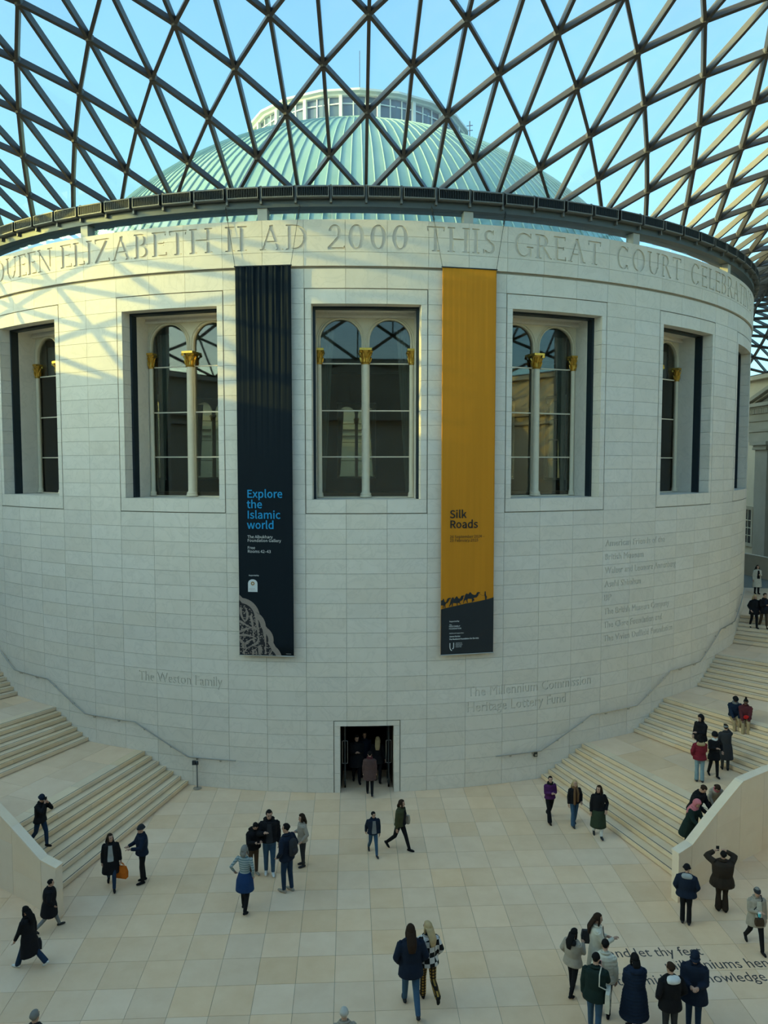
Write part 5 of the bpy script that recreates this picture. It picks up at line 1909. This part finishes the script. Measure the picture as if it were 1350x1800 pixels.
# ------------------------------------------------------------------ things people carry
def handbag(at, w, h, d, col, label, yaw=0, handle=.16, cat='bag', print_=None):
    r = empty('handbag' if cat == 'bag' else cat, at, math.radians(yaw))
    tag(r, label, 'bag')
    mb = MB()
    V = []
    for z, k in ((0, 1.0), (h * .5, 1.03), (h, .82)):
        for x, y in ((-1, -1), (1, -1), (1, 1), (-1, 1)): V.append((x * w / 2 * k, y * d / 2 * (k if z < h else .5), z - h - handle))
    F = [(3, 2, 1, 0), (8, 9, 10, 11)] + [(4 * j + i, 4 * j + (i + 1) % 4, 4 * j + 4 + (i + 1) % 4, 4 * j + 4 + i) for j in (0, 1) for i in range(4)]
    mb.poly(V, F)
    link('bag_body', mb.mesh('bag_body', fm(col)), r)
    for sg in (-1, 1):
        t = MB().tube([(-w * .25, sg * d * .2, -handle), (-w * .18, sg * d * .12, -.03), (0, sg * .01, 0), (w * .18, sg * d * .12, -.03), (w * .25, sg * d * .2, -handle)], .010, 6)
        link('bag_handle', t.mesh('bag_handle', fm(col), smooth=True), r)
    if print_: print_(r, w, h, d, handle)
    return r
def shoulder_bag(p, side, z, w, h, col, label, out=.24, y=-.03, strap='charcoal', cross=False, print_=None, across=False):
    """bag hanging at the hip of a person"""
    s = p['s']
    at = p['W']((side * out, y, z))
    r = empty('shoulder_bag', at, -math.radians(p['face'] + (0 if across else 90 * side)))
    tag(r, label, 'bag')
    mb = MB()
    d = .09
    V = []
    for zz, k in ((-h / 2, .95), (0, 1.04), (h / 2, .9)):
        for x, yy in ((-1, -1), (1, -1), (1, 1), (-1, 1)): V.append((x * w / 2 * k, yy * d / 2 * k, zz))
    mb.poly(V, [(3, 2, 1, 0), (8, 9, 10, 11)] + [(4 * j + i, 4 * j + (i + 1) % 4, 4 * j + 4 + (i + 1) % 4, 4 * j + 4 + i) for j in (0, 1) for i in range(4)])
    link('bag_body', mb.mesh('bag_body', fm(col)), r)
    Rz = Matrix.Rotation(math.radians(p['face'] + (0 if across else 90 * side)), 3, 'Z')
    loc = lambda q: Rz @ (p['W'](q) - at)
    sx = -side if cross else side
    zt = z / 1.0
    front = [loc((side * out * .95, y + .03, z + h / 2 / s)), loc((side * .13, .165, 1.2)), loc((sx * .10, .12, 1.43)), loc((sx * .115, 0, 1.50)), loc((sx * .10, -.13, 1.42)), loc((side * .10, -.17, 1.2)), loc((side * out * .95, y - .03, z + h / 2 / s))]
    link('strap', MB().tube(front, .013, 5).mesh('strap', fm(strap), smooth=True), r)
    if print_: print_(r, w, h, d)
    return r
def phone(p, i, label, col='black', yaw=0):
    at = p['hand'][i] + p['hdir'][i] * .03
    r = link('phone', None, None, at, -math.radians(p['face'] + yaw))
    tag(r, label, 'phone')
    a = MB().box(-.04, -.006, -.05, .04, .006, .085).mesh('phone_case', fm(col, rough=.4))
    link('phone_case', a, r)
    link('screen', MB().box(-.035, -.0075, -.045, .035, -.0055, .08).mesh('screen', plain('phone_screen', (.02, .025, .03), .1)), r)
    return r
def backpack(p, col, label, w=.30, h=.44, d=.17, z=1.02):
    s = p['s']
    at = p['W']((0, -.20, z))
    r = empty('backpack', at, -math.radians(p['face']))
    tag(r, label, 'bag')
    mb = MB()
    loft(mb, [(0, 0, 0, w * .40, d * .40), (0, 0, .04, w * .5, d * .5), (0, -.01, h * .55, w * .5, d * .55), (0, .01, h * .9, w * .42, d * .45), (0, .02, h, w * .25, d * .3)], 14)
    link('pack', mb.mesh('pack', fm(col), smooth='all'), r)
    mb = MB()
    loft(mb, [(0, -d * .45, .05, w * .34, d * .2), (0, -d * .5, .12, w * .38, d * .25), (0, -d * .45, h * .5, w * .34, d * .2)], 12)
    link('front_pocket', mb.mesh('front_pocket', fm(col), smooth='all'), r)
    for sg in (-1, 1):
        t = MB().tube([(sg * .09, .07, h * .92), (sg * .115, .20, h * .98), (sg * .12, .335, h * .80), (sg * .14, .32, h * .45), (sg * .15, .12, .06)], .018, 6)
        link('shoulder_strap', t.mesh('shoulder_strap', fm(col), smooth=True), r)
    return r

# ------------------------------------------------------------------ the visitors
strip_top = fabric('striped_knit', (.34, .40, .40), 'stripe', (.13, .20, .22), 16)
checker = fabric('checker_fleece', (.012, .012, .013), 'check', (.62, .60, .58), 8.5)
plaid_y = fabric('yellow_plaid', (.38, .22, .05), 'plaid', (.022, .016, .012), 15)
fur_tan = fabric('fur_trim', (.34, .19, .07))

# on the left stairs and beside them
p = person(72, 1488, 1392, 115, 'man in navy beanie and black jacket stepping down the left stairs with camera raised', 'step', ('face', 'cam'), (15, 12), 6, legs='dkdenim', coat='black', hem=.84, hair=('hairblack', 'short'), hat=('beanie', 'navy'), on='stair', fem=False)
phone(p, 1, 'black phone held up by the man on the left stairs', yaw=0)
p = person(196, 1560, 1460, 165, 'woman in long black coat and pale top carrying an orange bag', 'walk', ('bag', 'down'), (-35, 0), 2, legs='dkdenim', coat='black', hem=.52, coat_w=1.02, front='ltgrey', hair=('hairbrown', 'long'))
handbag(p['hand'][0], .36, .33, .13, 'orange', 'bright orange paper bag in the hand of the black-coated woman', yaw=-15, handle=.10)
person(251, 1551, 1447, -120, 'man in grey beanie and dark jacket gesturing to the woman with the orange bag', 'relax', ('gest', (.10, .36, 1.16)), (-12, 4), 0, legs='black', coat='navy', hem=.88, coat_w=1.08, hair=('hairbrown', 'short'), hat=('beanie', 'charcoal'), fem=False)
p = person(88, 1634, 1541, 62, 'person in wide black cape coat and grey leggings walking past the left balustrade', 'stride', ('pocket', 'pocket'), (0, 5), 3, legs='grey', shoes='charcoal', coat='black', hem=.58, coat_w=1.3, hair=('hairblack', 'crop'))
q = empty('paper_map', p['W']((.02, -.20, .60)), -math.radians(62)); tag(q, 'folded white museum map hanging below the wide black cape', 'map')
link('sheet', MB().poly([(-.12, 0, .06), (0, -.01, .12), (.14, 0, .04), (.0, -.02, -.14), (-.12, .004, .06), (0, -.006, .12), (.14, .004, .04), (0, -.016, -.14)], [(0, 1, 2, 3), (7, 6, 5, 4), (0, 4, 5, 1), (1, 5, 6, 2), (2, 6, 7, 3), (3, 7, 4, 0)]).mesh('sheet', fm('white')), q)
link('printed_ring', MB().lathe([(.03, 0), (.045, 0)], 16).mesh('printed_ring', fm('charcoal'), fix=False), q, (.01, -.03, .0)).rotation_euler = (math.radians(85), 0, 0)
p = person(52, 1700, 1587, -72, 'woman with very long black hair in black coat and jeans walking at the left edge', 'stride', ('fwd', 'bag'), (0, 8), 4, legs='dkdenim', shoes='white', flare=1.5, coat='black', hem=.42, coat_w=1.02, hair=('hairblack', 'long'))
handbag(p['hand'][1] + Vector((0, -.04, 0)), .30, .26, .10, 'charcoal', 'dark handbag carried low by the long-haired woman at the left edge', yaw=20, handle=.10)

# the group talking left of the middle
g1 = 'group talking near the middle of the court'
p = person(446, 1537, 1438, 150, 'dark-haired person in black hooded jacket and brown trousers looking down at a phone', 'stand', ('read', 'read'), (-5, 40), 10, legs='brown', shoes='beige', coat='black', hem=.86, coat_w=1.1, puffer=False, hair=('hairblack', 'short'), hood='black', group=g1, fem=False)
phone(p, 1, 'dark phone in the hands of the person with brown trousers')
person(474, 1537, 1420, 172, 'tall man in black puffer jacket and blue jeans with one hand raised', 'relax', ('down', (.14, .30, 1.28)), (-10, 14), 0, top='pink', legs='denim', shoes='white', coat='black', hem=.90, puffer=True, front='charcoal', hair=('hairblack', 'short'), hood='black', group=g1, fem=False)
person(431, 1600, 1483, 15, 'grey-haired woman in striped top and blue skirt seen from behind', 'short', ('hip', (.20, .06, .92)), (10, 0), 0, legs='black', pattern=strip_top, skirt=('blue', .58), hair=('hairgrey', 'bob'), group=g1)
p = person(505, 1567, 1445, -55, 'man in navy jacket with dark backpack turned to the others', 'relax', ('pocket', 'pocket'), (-20, 5), 0, legs='dkdenim', shoes='beige', coat='navy', hem=.84, coat_w=1.0, hair=('hairblack', 'crop'), group=g1, fem=False)
backpack(p, 'charcoal', 'dark backpack worn by the man in the navy jacket')
person(532, 1522, 1429, -115, 'woman with curly brown hair in light grey fleece and grey leggings', 'stand', ('pocket', 'chest'), (0, 6), 0, legs='charcoal', shoes='charcoal', coat='beige', hem=.86, hair=('hairbrown', 'curly'), group=g1)

# middle and doorway
person(656, 1502, 1423, 168, 'boy in grey sweatshirt and navy jacket walking in front of the door', 'walk', ('down', 'back'), (-28, 12), 0, top='grey', legs='denim', shoes='charcoal', coat='navy', hem=.88, coat_w=1.08, front='grey', hair=('hairblack', 'short'), fem=False)
p = person(703, 1494, 1400, 125, 'woman in olive jacket and black leggings striding with a grey shoulder bag', 'stride', ('back', 'down'), (-25, 0), 4, legs='black', coat='olive', hem=.92, coat_w=1.05, front='black', hair=('hairbrown', 'bob'))
shoulder_bag(p, -1, .98, .34, .26, 'beige', 'grey-beige bag hanging at the hip of the olive jacket woman', out=.22, y=.05)
p = person(650, 1397, 1319, 2, 'woman in long brown padded coat entering the doorway', 'short', ('down', 'down'), (0, 0), 2, legs='black', shoes='charcoal', coat='plum', hem=.62, puffer=True, hair=('hairblack', 'bun'), scarf=('maroon', None))
person(664, 1374, 1301, 5, 'woman with long blond hair going in through the doorway', 'short', ('down', 'bag'), (0, 0), 0, legs='black', coat='black', hem=.74, hair=('blond', 'long'), h=1.72)
person(627, 1375, 1285, 175, 'man in black coat coming out through the doorway', 'short', ('chest', 'chest'), (-10, 20), 0, legs='black', coat='black', hem=.60, coat_w=1.1, hair=('hairblack', 'short'), fem=False, h=1.82)
person(641, 1366, 1293, 178, 'dim figure in dark blue deep inside the doorway', 'stand', ('down', 'down'), (0, 0), 0, legs='black', coat='navy', hem=.80, hair=('hairblack', 'short'), fem=False, h=1.75)

# three coming down on the right
g2 = 'three women walking at the foot of the right stairs'
person(966, 1443, 1361, 172, 'person in purple jacket and wide black trousers at the foot of the right stairs', 'walk', ('chest', 'chest'), (10, 0), 0, legs='black', shoes='dkbrown', flare=1.7, coat='purple', hem=.90, hair=('hairblack', 'crop'), scarf=('black', None), mirror=True)
person(1009, 1451, 1369, 172, 'woman with brown fur scarf over black jacket and light jeans', 'short', ('pocket', 'down'), (5, 0), 0, legs='denim', shoes='charcoal', flare=1.7, coat='black', hem=.88, hair=('blond', 'long'), scarf=('ltbrown', .92), mirror=True)
person(1051, 1471, 1378, 188, 'woman in black leather jacket and long green skirt with white sneakers', 'short', ('pocket', 'down'), (42, 0), 0, legs='white', shoes='charcoal', coat='black', hem=.93, skirt=('green', .38), hair=('hairbrown', 'long'))

# on the right stairs
p = person(1233, 1258, None, -115, 'person in black hooded jacket standing on the right stairs behind the red jacket', 'stand', ('phone', 'pocket'), (10, 15), 0, legs='denim', coat='black', hem=.82, coat_w=1.08, hat=('hood', 'black'), on='stair', anchor='head', h=1.74, fem=False)
person(1229, 1374, 1291, 12, 'person in deep red jacket with fur hood and pale jeans on the landing', 'stand', ('pocket', 'phone'), (0, 10), 0, legs='ltdenim', shoes='charcoal', flare=1.45, coat='red', hem=.84, puffer=True, hair=('hairblack', 'bob'), hood='tan', on='stair')
person(1254, 1365, 1285, 182, 'woman in black fur hat and short black dress with a white collar', 'short', ('hip', 'chest'), (12, 5), 0, legs='black', coat='black', hem=.95, skirt=('black', .70), front=None, hair=('blond', 'bob'), hat=('fur', 'black'), scarf=('white', None), on='stair')
p = person(1274, 1353, 1272, 18, 'person in long grey coat and grey cap taking a picture on the landing', 'stand', ('pocket', 'face'), (12, 0), 0, legs='charcoal', coat='charcoal', hem=.42, coat_w=1.05, hair=('hairbrown', 'crop'), hat=('flatcap', 'grey'), on='stair')
phone(p, 1, 'phone raised by the person in the long grey coat')
for (fx, fy, fc, lb, kw) in ((1297, 1288, 195, 'man in black beanie and navy puffer jacket sitting on the right stairs', dict(coat='puff', hat=('beanie', 'black'), hair=('hairblack', 'short'), fem=False, scarf=('grey', None), skin='skin3')),
                             (1311, 1293, 205, 'woman in maroon puffer jacket with hair bun sitting on the right stairs', dict(coat='maroon', hair=('hairblack', 'bun'), skin='skin3'))):
    ft = stair_hit(fx, fy)
    hd = Vector((math.sin(math.radians(fc)), math.cos(math.radians(fc)), 0))
    seat = ft - hd * .62
    a = abs(math.degrees(math.atan2(seat.x, -seat.y)))
    zs_ = stair_n(a) * H_R
    seat = Vector((seat.x, seat.y, zs_))
    p = person(0, 0, 0, fc, lb, 'sit', ('lap', 'lap'), (0, 25), 8, legs='tan', hem=.93, puffer=True, h=1.72, pos=seat, **kw)
    p['o'].location.z = max(zs_ + .01, ft.z + .35 - .03)
q = empty('red_pouch', p['W']((.0, .40, .30))); tag(q, 'small bright red pouch held by the seated maroon jacket woman', 'pouch')
mb = MB(); loft(mb, [(0, 0, -.06, .05, .03), (0, 0, -.03, .09, .05), (0, 0, .03, .10, .05), (0, 0, .07, .06, .03)], 12)
link('pouch_body', mb.mesh('pouch_body', fabric('cloth_bright_red', (.55, .02, .02)), smooth='all'), q)
link('pouch_flap', MB().box(-.08, -.056, .01, .08, -.046, .06).mesh('pouch_flap', fabric('cloth_bright_red', (.55, .02, .02))), q)

# far up on the right
zt = 28 * H_R
person(1330, 1044, 992, 182, 'woman in long white coat standing at the top of the right stairs', 'stand', ('chest', 'down'), (0, 0), 0, legs='black', coat='cream', hem=.42, coat_w=1.02, front='black', hair=('hairblack', 'long'), pos=floor_at(1330, 1044, zt), h=1.68)
person(1325, 1104, 1045, 182, 'blond woman in black coat coming down the upper right stairs', 'short', ('pocket', 'pocket'), (10, 15), 0, legs='black', coat='black', hem=.72, coat_w=1.1, hair=('blond', 'long'), on='stair', h=1.66)
person(1342, 1105, 1043, 178, 'man in black coat and brown trousers on the upper right stairs', 'short', ('chest', 'chest'), (-10, 15), 0, legs='brown', shoes='brown', coat='black', hem=.76, hair=('hairbrown', 'short'), pos=floor_at(1342, 1105, 25 * H_R), fem=False, h=1.75, front='navy')

# leaning on the right balustrade
def by_wall(th, off): 
    q = con(th, stair_r_out(th) - off, 0)
    return Vector((q.x, q.y, stair_n(th) * H_R))
person(0, 0, None, 150, 'woman in pink headscarf leaning on the right balustrade', 'stand', ('lean', 'lean'), (0, 22), 16, legs='black', coat='dkgreen', hem=.50, hat=('hijab', 'pink'), pos=by_wall(18.25, .80), h=1.70)
person(0, 0, None, 145, 'man in black jacket bending towards the balustrade behind the pink headscarf', 'stand', ('lean', 'lean'), (0, 30), 18, legs='black', shoes='cream', coat='black', hem=.84, puffer=True, hair=('hairbrown', 'short'), pos=by_wall(19.15, .98), h=1.80, fem=False)
person(0, 0, None, 190, 'brown-haired woman bending behind the right balustrade coping', 'stand', ('lean', 'lean'), (0, 30), 36, legs='black', coat='beige', hem=.84, hair=('hairbrown', 'bob'), scarf=('pink', None), pos=by_wall(20.75, .82), h=1.50)

# in front of the right balustrade
person(1205, 1623, 1518, 22, 'man in black beanie and navy jacket with grey hood beside the right balustrade', 'stand', ('pocket', 'pocket'), (42, 8), 2, legs='black', shoes='charcoal', flare=1.35, coat='navy', hem=.84, coat_w=1.22, hat=('beanie', 'black'), hood='ltgrey', hair=('hairblack', 'crop'), fem=False, bulk=1.05)
p = person(1268, 1601, 1492, 8, 'stout person in dark brown jacket photographing from behind with arms raised', 'stand', ('up', 'up'), (0, -4), -3, legs='dkbrown', flare=1.7, coat='dkbrown', hem=.76, coat_w=1.16, bulk=1.22, hair=('hairblack', 'short'), fem=False)
phone(p, 0, 'phone held up by the stout person in the dark brown jacket')
p = person(1327, 1667, 1554, 185, 'older person in flat cap and beige coat walking towards the viewer', 'walk', ('down', 'chest'), (10, 4), 0, legs='black', coat='beige', hem=.72, coat_w=1.05, front='cream', hair=('hairgrey', 'crop'), hat=('flatcap', 'charcoal'))
shoulder_bag(p, 1, .90, .20, .17, 'brown', 'small brown cross-body bag on the beige coat of the flat cap wearer', out=.02, y=.25, cross=True, across=True)
q = empty('paper_cup', p['W']((.06, .33, 1.14))); tag(q, 'small turquoise cup in the hand of the flat cap wearer', 'cup')
link('cup_body', MB().lathe([(.028, -.04), (.036, .05)], 12).mesh('cup_body', plain('turquoise_cup', (.10, .55, .65), .5), smooth=True), q)
link('cup_lid', MB().lathe([(.038, .05), (.038, .06), (.02, .068)], 12).mesh('cup_lid', fm('white'), smooth=True), q)

# crowd at the lower right
g3 = 'visitors standing round the floor inscription'
p = person(1006, 1746, 1629, 48, 'black-haired person in beige and black jacket looking at a phone', 'short', ('pocket', 'read'), (15, 20), 0, legs='black', coat='beige', hem=.82, coat_w=1.15, hair=('hairblack', 'long'), hood='black', group=g3)
phone(p, 1, 'phone held by the black-haired person in beige and black')
p = person(1049, 1608, None, 98, 'brown-haired woman in cream coat with black shoulder bag', 'stand', ('chest', (.08, .36, 1.22)), (0, 10), 0, legs='black', coat='cream', hem=.45, hair=('hairbrown', 'long'), anchor='head', h=1.72, group=g3, front='maroon')
shoulder_bag(p, -1, 1.06, .36, .30, 'charcoal', 'black leather shoulder bag on the back of the cream coat woman', out=.22, y=-.12)
person(1064, 1656, None, 22, 'short-haired person in cream padded jacket behind the tote bag', 'stand', ('down', 'down'), (0, 15), 0, legs='black', coat='cream', hem=.84, puffer=True, hair=('hairblack', 'short'), anchor='head', h=1.68, group=g3)
p = person(1047, 1680, None, 25, 'man in dark green jacket carrying a canvas tote bag', 'short', ('down', 'read'), (15, 15), 2, legs='denim', coat='dkgreen', hem=.80, coat_w=1.08, hair=('hairblack', 'crop'), anchor='head', h=1.74, group=g3, fem=False)
phone(p, 1, 'pink phone held by the man with the canvas tote bag', 'pink')
def tote_print(r, w, h, d):
    for k in range(2):
        yy = -d * .56 if k else d * .56
        ring = MB()
        n = 22
        V = []
        for i in range(n):
            a = 2 * PI * i / n
            for q in (.10, .108): V.append((q * math.cos(a), yy, q * 1.1 * math.sin(a) + .0))
        ring.poly(V, [(2 * i, 2 * i + 1, (2 * i + 3) % (2 * n), (2 * i + 2) % (2 * n)) for i in range(n)])
        for x, hh in ((-.05, .06), (-.015, .13), (.03, .09), (.06, .05)): ring.box(x - .012, yy - .001, -.07, x + .012, yy + .001, -.07 + hh)
        ring.box(-.09, yy - .001, -.078, .09, yy + .001, -.07)
        link('printed_emblem', ring.mesh('printed_emblem', fm('charcoal')), r)
shoulder_bag(p, 1, .90, .36, .40, 'cream', 'canvas tote bag printed with a round skyline emblem', out=.27, y=-.06, strap='cream', print_=tote_print)
person(1117, 1681, None, 2, 'person in long navy quilted coat with short black hair seen from behind', 'stand', ('chest', 'chest'), (0, 15), 0, legs='black', coat='puff', hem=.34, coat_w=1.08, puffer=True, hair=('hairblack', 'bob'), hood='puff', anchor='head', h=1.66, group=g3)
person(1180, 1696, None, -6, 'person in black jacket with white hood and grey trousers seen from behind', 'stand', ('pocket', 'pocket'), (-14, 6), 0, legs='charcoal', coat='black', hem=.78, coat_w=1.08, hair=('hairbrown', 'short'), hood='white', anchor='head', h=1.70, group=g3, fem=False)
p = person(1222, 1673, None, 205, 'man in navy cap and dark coat turned towards the viewer', 'stand', ('phone', 'phone'), (0, 14), 0, legs='dkdenim', coat='navy', hem=.70, coat_w=1.12, hair=('hairblack', 'crop'), hat=('cap', 'navy'), anchor='head', h=1.78, group=g3, fem=False)

# the couple in front
person(722, 1775, 1617, -4, 'long-haired person in dark blazer and blue jeans walking away', 'walk', ('pocket', 'pocket'), (0, 2), 2, legs='denim', shoes='charcoal', coat='navy', hem=.76, coat_w=1.06, hair=('hairbrown', 'long'), fem=False)
person(752, 1757, 1617, -8, 'blond woman in black and white checked jacket and yellow plaid trousers', 'lift', ('pocket', 'pocket'), (-40, 4), 2, lpattern=plaid_y, flare=1.35, coat=checker, hem=.82, coat_w=1.06, hair=('blond', 'long'))
# heads at the lower edge
person(60, 1780, None, 10, 'grey-haired visitor whose head shows at the lower left edge', 'stand', ('down', 'down'), (0, 0), 0, coat='charcoal', hem=.80, hair=('hairgrey', 'short'), anchor='head', h=1.70)
person(605, 1775, None, -5, 'white-haired visitor whose head shows at the middle of the lower edge', 'stand', ('down', 'down'), (0, 0), 0, coat='beige', hem=.80, hair=('hairwhite', 'short'), anchor='head', h=1.68)
bpy.data.scenes.remove(TMPS)
